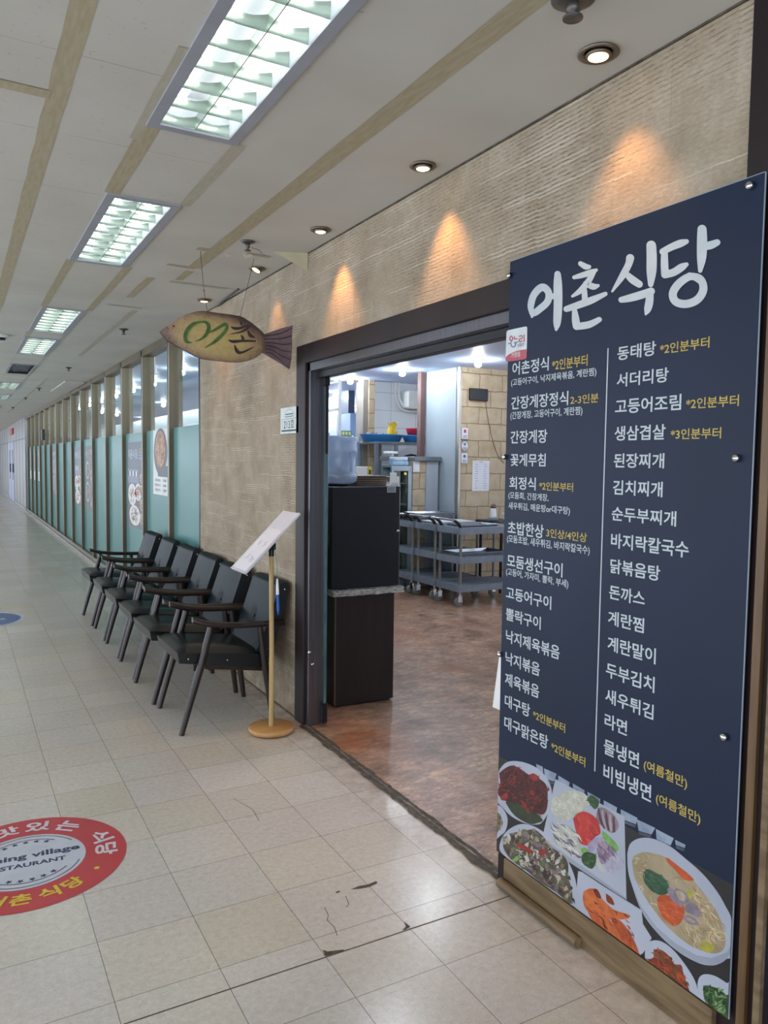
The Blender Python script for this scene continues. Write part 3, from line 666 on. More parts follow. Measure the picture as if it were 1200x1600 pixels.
b = MB(); p0, p1 = bp(770+503/2.7907, 520+67/2.7907), bp(929, 1205); b.poly([(XB-.0004, p0.y+.0022, p0.z), (XB-.0004, p0.y-.0022, p0.z), (XB-.0004, p0.y-.0022, p1.z), (XB-.0004, p0.y+.0022, p1.z)], M_LW); b.build('divider_line', BOARD, recalc=False)
# brush title
TITLE = [
 [(172,655,5),(166,610,12),(180,560,13),(215,527,14),(243,548,13),(240,588,13),(208,620,13),(178,640,12),(167,622,9)],
 [(240,575,10),(275,562,10)], [(283,470,12),(284,520,16),(285,600,16),(281,680,14),(277,712,5)],
 [(383,424,9),(405,437,11),(420,438,8)], [(355,484,7),(385,476,10),(430,462,11),(452,452,6)],
 [(440,462,9),(418,500,11),(385,540,11),(348,566,5)], [(405,510,9),(438,524,12),(460,520,6)],
 [(400,540,10),(402,580,11)], [(322,622,11),(370,606,13),(430,584,13),(492,556,8)],
 [(358,632,10),(362,668,14),(366,696,14)], [(366,698,13),(420,690,13),(465,668,10)],
 [(600,400,15),(592,430,13),(565,480,12),(522,545,4)], [(582,468,10),(610,494,14),(640,514,13)],
 [(692,345,18),(694,400,19),(693,460,18),(690,515,10)], [(562,582,11),(600,574,14),(650,560,15),(692,545,14)], [(688,545,12),(684,590,15),(676,625,13),(668,645,4)],
 [(742,372,12),(780,352,13),(820,336,14),(846,328,9)], [(750,372,12),(750,420,14),(752,470,14)], [(752,472,14),(790,462,14),(825,440,14),(846,428,8)],
 [(914,275,17),(914,330,19),(912,400,17),(906,455,8)], [(918,350,13),(950,344,15),(980,332,12)],
 [(860,478,13),(905,490,14),(920,535,15),(895,580,15),(845,600,15),(800,590,15),(787,555,15),(810,515,15),(850,485,14),(880,482,13),(908,500,12)]]
b = MB()
for i, s_ in enumerate(TITLE):
    for k, poly_ in enumerate(stroke2d([(x, y, w_*1.18) for x, y, w_ in s_])):
        b.poly([bp(770+x/2.7907, 260+y/2.7907, 1.2+.2*i+.02*k) for x, y in poly_], M_LW)
b.build('title_lettering', BOARD, recalc=False)
# small round-cornered sticker
M_STW = pm('sticker_white', '#ccd1d2', None, 20, .45); M_STR = pm('sticker_red', '#b2505a', None, 20, .5); M_STB = pm('sticker_blue_grey', '#5c6c88', None, 20, .5); M_DKRED = pm('sticker_dark_red', '#a8434e', None, 20, .5)
S5 = (770, 480, 9.2308)
def sp5(x, y, lay): return bp(S5[0]+x/S5[2], S5[1]+y/S5[2], lay)
b = MB()
b.poly([sp5(x, y, 2) for x, y in [(198,370),(206,345),(225,332),(350,304),(470,279),(490,280),(498,296),(495,500),(488,700),(484,735),(465,748),(340,770),(205,785),(190,776),(186,755),(190,600)]], M_STW)
b.poly([sp5(x, y, 3) for x, y in [(188,722),(220,690),(280,655),(350,630),(420,615),(490,607),(488,700),(484,735),(465,748),(340,770),(205,785),(190,776),(186,755)]], M_STR)
for s_, m in [([(270,415,6),(250,440,8),(255,475,8),(280,480,8),(290,445,8),(272,415,6)], M_DKRED), ([(270,485,6),(268,510,6)], M_DKRED), ([(225,530,6),(260,518,7),(270,555,8),(300,575,8),(330,550,8),(325,520,6)], M_STB), ([(312,425,7),(318,460,8),(355,452,7)], M_DKRED), ([(310,512,6),(368,500,6)], M_STB), ([(340,505,5),(340,530,5)], M_STB),
             ([(385,420,7),(425,412,7),(425,450,7),(388,458,7),(388,495,7),(430,487,7)], M_DKRED), ([(455,400,7),(455,495,7)], M_DKRED)]:
    for k, poly_ in enumerate(stroke2d(s_, 4)): b.poly([sp5(x, y, 4+.02*k) for x, y in poly_], m)
put_text(b, '상품권', sp5(358, 578, 4), RT, UP, .034, .012, M_STB, .01); put_text(b, '가맹점', sp5(265, 735, 4), RT, UP, .048, .018, M_STW, .01)
b.build('sticker', BOARD, recalc=False)['label'] = 'white and red sticker'
# bolts
for px, py in ((1175,291),(798,431),(1153,716),(790,714),(1134,1151),(783,1022)):
    p = onx(px, py, XB); b = MB(); b.lathe((XB, p.y, p.z), [(.0, -.016), (.008, -.015), (.010, -.011), (.010, -.003), (.006, .0), (.006, .028)], M_CHROME, 16, 'x'); b.build('bolt', BOARD)

# printed food photographs along the foot of the board
FP = MB()
P1, P2 = (760,1170,5.0), (960,1280,5.0)
def cm(name, c1, c2, sc=30, rough=.4): return pm('print_'+name, c1, c2, sc, rough)
DKP = cm('black_table', '#262628', '#1c1c1f', 12); WP = cm('white_plate', '#a6abb8', '#969ca9', 3); WP2 = cm('white_plate_rim', '#9096a3', '#838997', 3)
def in_poly(x, y, P):
    c_ = False; n = len(P); j = n-1
    for i in range(n):
        if (P[i][1] > y) != (P[j][1] > y) and x < (P[j][0]-P[i][0])*(y-P[i][1])/(P[j][1]-P[i][1])+P[i][0]: c_ = not c_
        j = i
    return c_
def blob(cr, pts, m, lay, smooth=True):
    if smooth:
        pts = catmull(list(pts)+[pts[0]], 4)[:-1]
    out = []
    for x, y in pts:
        p = bp(cr[0]+x/cr[2], cr[1]+y/cr[2], lay)
        p.y = min(max(p.y, BY0+.001), BY1-.001); p.z = max(p.z, BZ0+.001); out.append(p)
    if not smooth: FP.poly(out, m); return
    mid = sum(out, Vector((0,0,0)))/len(out); n_out = len(out)
    FP.add(out+[mid], [(i, (i+1) % n_out, n_out) for i in range(n_out)], m)
def bits(cr, pts, mats, n, l0, l1, w0, w1, lay, ang=None, spread=PI, seed=1):
    rr = random.Random(seed); xs_ = [p[0] for p in pts]; ys_ = [p[1] for p in pts]; k = 0
    while k < n:
        x, y = rr.uniform(min(xs_), max(xs_)), rr.uniform(min(ys_), max(ys_)); k += 1
        if not in_poly(x, y, pts): continue
        a = (ang if ang is not None else 0)+rr.uniform(-spread, spread); L, W_ = rr.uniform(l0, l1), rr.uniform(w0, w1); q = []
        bend = rr.uniform(-.35, .35)*L
        for i in range(7):
            s_ = i/6; q.append((L*(s_-.5), W_*math.sin(PI*min(max(s_, .06), .94))+bend*math.sin(PI*s_)))
        for i in range(6, -1, -1):
            s_ = i/6; q.append((L*(s_-.5), -W_*math.sin(PI*min(max(s_, .06), .94))+bend*math.sin(PI*s_)))
        q = [(x+u*math.cos(a)-v*math.sin(a), y+u*math.sin(a)+v*math.cos(a)) for u, v in q]
        p_ = [bp(cr[0]+u/cr[2], cr[1]+v/cr[2], lay+rr.random()*.8) for u, v in q]
        if any(p.y < BY0 or p.y > BY1 or p.z < BZ0 for p in p_): continue
        FP.poly(p_, rr.choice(mats))
ztop = .462
FP.poly([(XB-.0003, BY1, BZ0), (XB-.0003, BY0, BZ0), (XB-.0003, BY0, ztop), (XB-.0003, BY1, ztop)], DKP)
JAR = cm('jar', '#8e99aa', '#6f7c90', 20); JARD = cm('jar_dark', '#4c545f', '#3a414b', 20)
for cr, q in [(P1,[(390,118),(440,140),(445,190),(395,160)]),(P1,[(450,152),(550,195),(530,255),(460,235)]),(P1,[(562,208),(652,262),(645,300),(562,262)]),(P1,[(675,270),(768,325),(765,362),(680,318)]),(P1,[(790,335),(890,392),(885,428),(792,392)]),(P1,[(918,402),(1022,458),(1015,500),(918,462)]),(P1,[(1050,472),(1182,540),(1170,590),(1052,545)]),
              (P2,[(175,0),(320,68),(290,120),(190,90)]),(P2,[(325,75),(465,148),(440,205),(330,155)]),(P2,[(475,160),(558,200),(550,225),(480,200)])]:
    blob(cr, q, JAR, 2, False); blob(cr, [(x, y+6) for x, y in q[2:]]+[(q[3][0]+4, q[3][1]+28), (q[2][0]-8, q[2][1]+26)], JARD, 1.8, False)
# plate with dark red seasoned dish
blob(P1, [(78,200),(140,118),(210,95),(310,110),(410,160),(480,240),(512,340),(495,470),(440,570),(390,592),(300,580),(200,530),(130,460),(78,390)], WP, 2.2)
f1 = [(100,190),(150,150),(210,130),(280,165),(330,200),(400,225),(470,285),(480,400),(470,480),(430,515),(330,480),(250,430),(160,410),(110,380),(86,330),(110,270)]
blob(P1, [(150,420),(200,380),(330,460),(440,550),(400,580),(330,585),(220,520)], cm('leaf_dark', '#263022', '#31402a', 30), 2.6)
blob(P1, f1, cm('dark_red', '#4a1d20', '#2e1516', 40), 3)
bits(P1, f1, [cm('red1', '#6b2226', '#43171b'), cm('red2', '#301416', '#211012'), cm('red3', '#8c3028', '#6a231f')], 330, 22, 60, 2, 7, 3.2, seed=3)
for q in ([(340,200),(370,192),(405,215),(400,245),(360,245),(338,225)], [(130,360),(160,345),(170,370),(145,405),(110,390)], [(340,330),(365,325),(378,355),(350,360)], [(255,398),(300,420),(340,500),(310,480),(290,430)]):
    blob(P1, q, cm('chili', '#93302a', '#742420', 40), 4.2)
# small plate cut by the edge
blob(P1, [(70,432),(120,455),(160,520),(166,580),(150,640),(120,670),(70,684)], WP, 2.3); blob(P1, [(70,490),(105,510),(125,560),(120,610),(95,640),(70,660)], cm('greens_brown', '#6c6a52', '#45412f', 50), 2.8)
bits(P1, [(75,495),(120,520),(125,610),(75,655)], [cm('greens_brown', '#6c6a52', '#45412f', 50), cm('pale_sprout', '#a49c80', '#847c62')], 40, 20, 40, 2, 5, 3, seed=4)
# lower plate: grey-brown stir fry
blob(P1, [(104,750),(130,680),(190,620),(270,588),(360,600),(460,660),(560,760),(640,880),(690,1000),(708,1110),(700,1215),(640,1260),(540,1190),(420,1090),(300,980),(180,870),(110,800)], WP, 2.4)
f3 = [(128,700),(200,660),(290,640),(380,632),(450,690),(500,760),(600,830),(640,900),(640,1000),(668,1100),(672,1205),(620,1190),(560,1130),(420,1040),(300,940),(210,880),(140,790)]
blob(P1, f3, cm('stirfry_base', '#5a5048', '#3c342e', 30), 3)
bits(P1, f3, [cm('sf1', '#8b7a66', '#6a5b4b'), cm('sf2', '#a9a08f', '#8f8573'), cm('sf3', '#3a332f', '#2b2522'), cm('sf4', '#b9bab0', '#a0a297'), cm('sf5', '#5d6a45', '#48543a'), cm('sf6', '#7a6a6d', '#5f5156')], 300, 30, 85, 6, 17, 3.2, 1.1, 1.0, 6)
blob(P1, [(238,735),(270,738),(330,770),(368,805),(355,820),(300,795),(245,760)], cm('chili', '#b5352a', '#8c2620', 40), 4.4); blob(P1, [(410,800),(430,782),(468,790),(470,815),(430,832),(408,822)], cm('chili', '#b5352a', '#8c2620', 40), 4.4); blob(P1, [(200,870),(250,830),(265,850),(230,882)], cm('green_bright', '#7ea35a', '#5c8040', 40), 4.4)
# square plate of raw fish
blob(P1, [(440,690),(1095,1160),(1098,1180),(1000,1120),(640,880),(438,720)], WP2, 2.5, False)
blob(P1, [(540,235),(1080,530),(1095,1165),(438,695)], WP, 2.6, False)
nood = cm('glass_noodle', '#b9b8ab', '#a5a497', 40); nood2 = cm('glass_noodle2', '#c5c6bd', '#b2b2a6', 40)
q1 = [(510,400),(545,370),(620,340),(700,325),(780,360),(800,430),(760,480),(680,520),(640,560),(560,545),(515,480)]
blob(P1, q1, nood, 3); bits(P1, q1, [nood2, cm('glass_noodle3', '#a8a695', '#97957f')], 120, 30, 70, 2, 5, 3.2, seed=8)
q2 = [(525,640),(545,590),(610,590),(680,620),(720,700),(745,790),(730,840),(660,830),(570,770),(525,710)]
blob(P1, q2, cm('pale_fish', '#aeb0a6', '#9a9a90', 30), 3); bits(P1, q2, [cm('fish_skin', '#6e6877', '#544e5c'), nood2, cm('pale_fish2', '#c2c4bc', '#b0b2aa')], 60, 50, 110, 4, 10, 3.2, .65, .25, 9)
blob(P1, [(678,545),(710,505),(760,490),(810,505),(860,545),(885,600),(892,660),(850,690),(830,730),(790,755),(735,735),(705,660)], cm('tomato_red', '#b53a36', '#9a2c2b', 30), 3.4)
bits(P1, [(690,550),(760,500),(860,560),(880,650),(800,740),(740,720)], [cm('tomato_hi', '#cc5a50', '#b94640'), cm('tomato_red', '#b53a36', '#9a2c2b', 30)], 60, 30, 70, 2, 5, 3.6, 1.0, .5, 10)
blob(P1, [(862,500),(880,460),(930,465),(1000,520),(1035,590),(1020,640),(975,655),(900,600),(860,555)], cm('octopus', '#8b7880', '#6b5b64', 30), 3.3)
for k in range(5): blob(P1, [(870+k*30,470+k*16),(882+k*30,466+k*16),(905+k*26,560+k*20),(930+k*18,620+k*8),(915+k*18,618+k*8),(885+k*26,555+k*18)], cm('octopus_rim', '#4f3e49', '#3d303a', 30) if k % 2 == 0 else cm('octopus_pale', '#a99a9e', '#958689'), 3.6)
blob(P1, [(905,640),(925,650),(1000,720),(1035,775),(1010,805),(950,740),(908,690)], cm('cucumber', '#76a35c', '#5d8a48', 40), 3.5); blob(P1, [(740,780),(770,770),(800,800),(790,830),(750,820)], cm('cucumber', '#76a35c', '#5d8a48', 40), 3.5)
for q in ([(745,835),(780,805),(850,825),(858,880),(830,935),(785,920),(748,880)], [(790,395),(820,362),(880,400),(870,455),(845,470),(810,430)]):
    blob(P1, q, cm('parsley', '#2f4a2c', '#233a22', 50), 3.7); bits(P1, q, [cm('parsley2', '#48693e', '#35552f'), cm('parsley', '#2f4a2c', '#233a22', 50)], 60, 16, 40, 3, 7, 3.9, seed=12)
blob(P1, [(795,745),(850,695),(905,692),(900,725),(860,765),(825,812),(795,790)], cm('radish_lilac', '#9d94ae', '#8a809c', 40), 3.9)
blob(P1, [(860,780),(905,715),(985,770),(1005,830),(970,860),(900,900)], cm('onion_violet', '#8d7f93', '#7a6b80', 40), 3.4); bits(P1, [(860,780),(905,720),(985,770),(1000,830),(920,890)], [cm('onion2', '#6d4f68', '#5b4057'), cm('octopus_pale', '#a99a9e', '#958689')], 50, 60, 110, 3, 6, 3.6, 1.0, .2, 14)
blob(P1, [(928,890),(960,850),(1010,825),(1070,870),(1078,920),(1040,950),(1000,975),(940,950)], cm('shell_white', '#a7a4b3', '#938fa0', 50), 3.7)
blob(P1, [(850,800),(900,900),(930,960),(880,940)], nood, 3.1)
# plate of fried prawns
blob(D8, [(392,575),(410,580),(500,640),(662,742),(668,800),(705,860),(690,890),(668,925),(655,950),(520,860),(376,742),(385,650)], WP, 2.8, False)
OR1, OR2, OR3 = cm('fried_orange', '#b15230', '#94401f', 30), cm('fried_orange2', '#c66a3a', '#a9532b', 30), cm('fried_dark', '#7a3019', '#642512', 30)
for q, m in (([(415,662),(455,650),(500,700),(545,740),(610,762),(600,778),(540,782),(480,770),(430,745),(412,700)], OR2), ([(430,742),(470,745),(520,820),(545,880),(520,870),(470,820)], OR1), ([(480,770),(520,775),(570,850),(600,910),(580,915),(530,880),(495,820)], OR2), ([(530,780),(570,785),(620,850),(650,920),(655,948),(620,930),(580,870)], OR1), ([(455,650),(475,655),(490,690),(470,685)], OR3), ([(510,670),(535,690),(545,720),(515,705)], OR3)):
    blob(D8, q, m, 3.3)
bits(D8, [(420,670),(600,765),(650,930),(520,860),(430,750)], [OR1, OR2, OR3], 130, 14, 40, 1.5, 4, 3.6, .9, .35, 15)
# big noodle bowl
blob(P2, [(102,270),(120,200),(160,163),(215,146),(280,147),(360,172),(450,220),(560,310),(690,425),(800,560),(870,680),(920,800),(925,1060),(880,1090),(830,1125),(750,1142),(640,1115),(480,1020),(330,880),(215,720),(140,520),(108,400)], WP, 2.9)
blob(P2, [(108,400),(140,520),(215,690),(330,840),(480,970),(640,1060),(760,1085),(880,1040),(925,1000),(925,1060),(880,1090),(830,1125),(750,1142),(640,1115),(480,1020),(330,880),(215,720),(140,520)], WP2, 3.0, False)
soup = [(140,320),(165,280),(230,258),(320,268),(420,305),(520,380),(620,480),(720,600),(800,720),(855,850),(868,960),(850,1020),(790,1048),(700,1030),(600,990),(480,900),(380,800),(290,680),(210,560),(155,440)]
blob(P2, soup, cm('broth', '#a3957a', '#8a7b5f', 12), 3.2)
bits(P2, [(150,300),(250,280),(260,400),(200,500),(340,700),(300,680),(180,480)], [cm('nood_a', '#bfb091', '#a99a7c'), cm('nood_b', '#9c9071', '#85795b')], 120, 30, 90, 2, 5, 3.4, seed=16)
bits(P2, [(480,480),(620,500),(800,740),(860,980),(800,1030),(600,960),(520,860),(650,800),(640,600)], [cm('nood_c', '#b59d78', '#9f8765'), cm('nood_d', '#c9b592', '#b39e7a'), cm('nood_e', '#91795a', '#7b6548')], 330, 40, 120, 2, 6, 3.4, .9, .8, 17)
blob(P2, [(225,430),(260,390),(330,420),(400,470),(430,530),(415,580),(350,590),(280,540),(235,490)], cm('chive', '#33553f', '#264433', 30), 3.8); bits(P2, [(225,430),(260,385),(400,465),(430,540),(340,590),(240,500)], [cm('chive2', '#4a6d4f', '#38583f'), cm('chive', '#33553f', '#264433', 30)], 80, 60, 110, 2, 5, 4, .6, .5, 18)
blob(P2, [(400,302),(425,305),(480,350),(560,410),(622,470),(600,480),(540,470),(480,400),(420,340)], cm('carrot', '#b8522f', '#a24425', 30), 3.9)
blob(P2, [(335,620),(370,590),(440,600),(510,640),(548,700),(540,770),(500,825),(450,820),(390,780),(350,700)], cm('carrot', '#b8522f', '#a24425', 30), 4); bits(P2, [(340,620),(440,600),(545,700),(500,820),(390,780)], [cm('carrot2', '#cc6a40', '#b85731'), cm('carrot', '#b8522f', '#a24425', 30)], 80, 50, 100, 2, 5, 4.3, .5, .5, 19)
SH1, SH2 = cm('clam_shell', '#8a7d88', '#6f6370', 40), cm('clam_in', '#a89a86', '#8d7f6a', 40)
for q, q2 in (([(415,545),(440,530),(470,560),(500,620),(540,660),(520,685),(470,650),(430,600)], None), ([(460,560),(490,538),(540,560),(580,600),(582,640),(545,662),(500,640),(470,600)], [(478,570),(500,555),(540,575),(560,610),(545,640),(505,620)]), ([(550,680),(600,648),(650,680),(680,730),(660,765),(600,740),(560,720)], None), ([(540,765),(570,745),(640,780),(655,825),(600,820),(560,800)], [(560,770),(600,775),(635,805),(600,805)])):
    blob(P2, q, SH1, 4.6)
    if q2: blob(P2, q2, SH2, 4.9)
blob(P2, [(668,990),(700,950),(760,975),(780,1010),(740,1042),(690,1025)], cm('egg_yellow', '#a8a040', '#8f8a38', 40), 4.4); blob(P2, [(560,560),(600,560),(620,590),(590,620)], cm('egg_yellow', '#a8a040', '#8f8a38', 40), 4.2)
# kimchi plate
blob(P2, [(240,1010),(262,965),(320,945),(390,965),(470,1030),(550,1130),(620,1240),(652,1330),(660,1425),(560,1380),(400,1260),(290,1170),(245,1110)], WP, 3.0)
kq = [(265,1095),(310,1075),(310,1020),(370,1022),(430,1070),(470,1130),(525,1140),(540,1210),(570,1290),(590,1360),(520,1320),(430,1260),(340,1180),(280,1140)]
blob(P2, kq, cm('kimchi', '#8c3a26', '#6a2a1c', 40), 3.5); bits(P2, kq, [cm('kimchi2', '#b04c2e', '#983e24'), cm('kimchi3', '#5f2c1c', '#4a2216'), cm('kimchi4', '#56512f', '#453f25')], 150, 40, 90, 4, 9, 3.8, 1.0, .6, 20)
# greens plate
blob(P2, [(650,1290),(665,1235),(710,1210),(790,1225),(880,1280),(925,1310),(925,1580),(880,1570),(800,1530),(700,1450),(660,1380)], WP, 3.0)
gq = [(695,1300),(740,1300),(830,1330),(880,1380),(925,1400),(925,1560),(870,1555),(790,1500),(730,1450),(700,1390)]
blob(P2, gq, cm('spinach', '#33502c', '#263e22', 40), 3.5); bits(P2, gq, [cm('spinach2', '#56794a', '#42633a'), cm('spinach3', '#1f3020', '#172518'), cm('spinach4', '#7c9a68', '#688654')], 120, 25, 70, 5, 12, 3.8, seed=21)
FP.build('food_photographs', BOARD, recalc=False)['label'] = 'printed photographs of dishes'

# ================================================================== FISH SIGN
FY = 4.13
FISH = thing('fish_sign', 'painted wooden fish shaped sign with green and dark lettering hung by wires', 'sign')
F6 = (245, 470, 5.4545)
def fp(x, y, dy=0.0): p = ony(F6[0]+x/F6[2], F6[1]+y/F6[2], FY); return Vector((p.x, FY+dy, p.z))
def m_fish():
    t = NT('fish_paint'); g = t.coord(); p = t.n('ShaderNodeSeparateXYZ'); t.l(g, p.inputs[0])
    cx, cz = 1.245, 2.165
    dx = t.math('DIVIDE', t.math('SUBTRACT', p.outputs[0], cx), .31); dz = t.math('DIVIDE', t.math('ADD', t.math('SUBTRACT', p.outputs[2], cz), t.math('MULTIPLY', t.math('SUBTRACT', p.outputs[0], cx), .10)), .145)
    r = t.math('POWER', t.math('ADD', t.math('MULTIPLY', dx, dx), t.math('MULTIPLY', dz, dz)), .5)
    r = t.math('ADD', r, t.math('MULTIPLY', t.math('SUBTRACT', t.noise(g, 28, 4), .5), .22))
    col = t.ramp(r, [(0, '#b8a468'), (.5, '#b5a069'), (.72, '#a48b68'), (.86, '#7f6658'), (1.0, '#4f3c3a')])
    col = t.mix(.35, col, t.ramp(t.noise(g, 60, 3), [(.35, (.75,.72,.68)), (.6, (1.1,1.08,1.05))]), 'MULTIPLY')
    dot = t.ramp(t.noise(g, 90, 2), [(.60, (0,0,0)), (.66, (1,1,1))]); band = t.ramp(r, [(.62, (0,0,0)), (.75, (1,1,1)), (.95, (.4,.4,.4))])
    col = t.mix(t.math('MULTIPLY', t.math('MULTIPLY', dot, band), .8), col, '#5d5f3c')
    t.bsdf(col, .45, 0, t.noise(g, 60, 4), .3, .003); return t.m
M_FISH = m_fish(); M_FEDGE = pm('fish_edge', '#3d2f2e', '#2e2322', 20, .6); M_TAIL = pm('fish_tail_paint', '#7b666c', '#5e4a50', 14, .5, bs=.3, bscale=40)
body = catmull([(25,265),(50,240),(100,208),(160,165),(230,125),(300,100),(350,90),(410,88),(520,105),(620,118),(715,135),(770,165),(820,200),(880,250),(912,288),(920,350),(912,420),(850,480),(760,515),(650,525),(500,510),(370,490),(240,425),(160,380),(90,335),(45,290),(25,265)], 3)[:-1]
b = MB(); n_ = len(body); cen = fp(480, 305, -.020)
ring0 = [fp(x, y, .012) for x, y in body]; ring1 = [fp(x, y, -.006) for x, y in body]; ring2 = [fp(480+(x-480)*.90, 305+(y-305)*.88, -.017) for x, y in body]; ring3 = [fp(480+(x-480)*.5, 305+(y-305)*.5, -.021) for x, y in body]
vs = ring0+ring1+ring2+ring3+[cen]; fe = []; ff = []
for i in range(n_):
    j = (i+1) % n_; fe.append((i, j, n_+j, n_+i)); ff += [(n_+i, n_+j, 2*n_+j, 2*n_+i), (2*n_+i, 2*n_+j, 3*n_+j, 3*n_+i), (3*n_+i, 3*n_+j, 4*n_)]
b.add(vs, fe+[tuple(range(n_))], M_FEDGE); b.add(vs, ff, M_FISH, True); b.build('body', FISH)
b = MB(); tp = [(905,285),(960,268),(1060,235),(1157,208),(1150,300),(1152,400),(1145,500),(1130,582),(1060,535),(980,488),(900,440)]
r0 = [fp(x, y, .010) for x, y in tp]; r1 = [fp(x, y, -.004) for x, y in tp]; n_ = len(tp)
b.add(r0+r1, [tuple(range(n_)), tuple(range(n_, 2*n_))]+[(i, (i+1) % n_, n_+(i+1) % n_, n_+i) for i in range(n_)], M_TAIL)
b.build('tail', FISH)
b = MB()
for k in range(6):
    ys_ = 292+k*28; ye = 222+k*68
    pts = [fp(920, ys_+0, -.006), fp(985, ys_-6+k*4, -.009), fp(1070, (ys_+ye)/2+6+k*3, -.010), fp(1148-k*3, ye, -.006)]
    b.tube([Vector(q) for q in catmull([tuple(p) for p in pts], 4)], [.0035]*13, M_TAIL, 6)
    q2 = [fp(920, ys_+9, -.0045), fp(985, ys_+4+k*4, -.0045), fp(1070, (ys_+ye)/2+16+k*3, -.0045), fp(1146-k*3, ye+12, -.0045)]
    b.tube([Vector(q) for q in catmull([tuple(p) for p in q2], 4)], [.0018]*13, M_FEDGE, 5)
b.build('fin_ray', FISH)
M_FG = pm('fish_green', '#4f6f36', '#3d5a2b', 40, .4); M_FGL = pm('fish_green_light', '#88a35c', '#6f8c48', 40, .4); M_FD = pm('fish_dark', '#37292f', '#2c2025', 40, .45); M_FPK = pm('fish_snout', '#9a827c', '#846c68', 30, .5)
def fstrokes(name, strokes, m, dy=-.0235):
    mb = MB()
    for i, s_ in enumerate(strokes):
        for k, poly_ in enumerate(stroke2d(s_, 5)): mb.poly([fp(x, y, dy-.0002*i-.000006*k) for x, y in poly_], m)
    return mb.build(name, FISH, recalc=False)
fstrokes('green_lettering', [[(285,362,4),(245,352,14),(232,310,16),(252,250,17),(300,203,14),(360,186,9),(410,190,12),(433,228,16),(415,285,16),(370,330,9),(320,350,3)], [(448,270,8),(480,255,11),(530,225,13),(575,205,15),(582,240,16),(540,300,15),(480,355,13),(400,405,3)]], M_FG)
fstrokes('letter_highlight', [[(262,330,2),(266,275,4),(305,222,4),(355,200,2)], [(575,222,3),(560,255,4),(515,305,3),(470,345,2)]], M_FGL, -.0245)
fstrokes('dark_lettering', [[(700,182,5),(708,200,10),(712,212,6)], [(625,228,5),(650,240,12),(700,238,11),(745,220,11),(782,218,13)], [(778,225,12),(745,250,11),(690,275,7),(605,290,2)], [(765,262,7),(785,300,15),(822,318,5)], [(708,302,6),(722,325,12),(716,345,8)], [(600,340,4),(640,352,13),(720,346,10),(825,348,8)], [(652,385,5),(664,420,13),(685,445,14),(720,443,9),(770,420,7),(818,396,2)]], M_FD)
fstrokes('snout_line', [[(70,228,2),(95,245,3),(110,275,4),(108,310,3),(95,328,2)]], M_FEDGE, -.016)
b = MB(); e_ = fp(135, 220, -.016); b.lathe(e_, [(.0, -.004), (.004, -.0035), (.0055, .0)], M_FEDGE, 14, 'y'); b.build('eye', FISH)
b = MB(); b.tube([fp(430, 90, 0), (1.20, 4.20, 2.43), (1.189, 4.23, ZC)], .0012, M_BLACKM, 6); b.tube([fp(712, 134, 0), (1.495, 4.226, ZC)], .0012, M_BLACKM, 6)
b.lathe((1.2, 4.2, 2.43), [(.0, -.006), (.004, 0), (.0, .006)], M_BLACKM, 8); b.build('wire', FISH)

# ================================================================== ROOM NUMBER PLATE
t = thing('room_number_plate', 'white square plate reading 213 on the stone wall beside the entrance', 'sign')
px_ = XW-.012; y0, y1, z0, z1 = 4.052, 4.130+.2, 1.668, 1.822
b = MB(); b.box((px_, y0+.0, z0), (XW, 4.33, z1), pm('plate_white', '#c9d2d0', None, 20, .4), .002); b.build('plate', t)
DKG = pm('plate_print', '#39443f', None, 20, .5); b = MB(); X_ = px_-.0006
def yb(u): return 4.33-u*(4.33-y0)
def zb(v): return z0+v*(z1-z0)
def ln_(u0, v0, u1, v1, w_=.0022):
    a = Vector((X_, yb(u0), zb(v0))); c_ = Vector((X_, yb(u1), zb(v1))); d = (c_-a).normalized(); n = Vector((0, -d.z, d.y))*w_/2; b.poly([a+n, a-n, c_-n, c_+n], DKG)
put_text(b, '213호', (X_-.0004, yb(.20), zb(.20)), RT, UP, .160, .052, DKG, .008)
ln_(.08, .55, .92, .57); ln_(.08, .55, .14, .16); ln_(.92, .57, .86, .16)
b.poly([(X_, yb(.07), zb(.08)), (X_, yb(.88), zb(.08)), (X_, yb(.88), zb(.15)), (X_, yb(.07), zb(.15))], DKG)
pr = None
for k in range(13):
    a = PI*k/12; q = (.5-.28*math.cos(a), .62+.30*math.sin(a))
    if pr: ln_(*pr, *q, .0016)
    pr = q
for k, (u0, u1, v) in enumerate(((.28, .72, .73), (.26, .74, .64))): ln_(u0, v, u1, v+.01, .006 if k == 0 else .004)
b.build('plate_lettering', t, recalc=False)
b = MB(); b.box((XW-.003, 4.05, 1.85), (XW+.001, 4.30, 1.99), pm('patched_stone', '#a49685', '#968877', 30, .8, bs=.3)); struct(b.build('trim_9'))

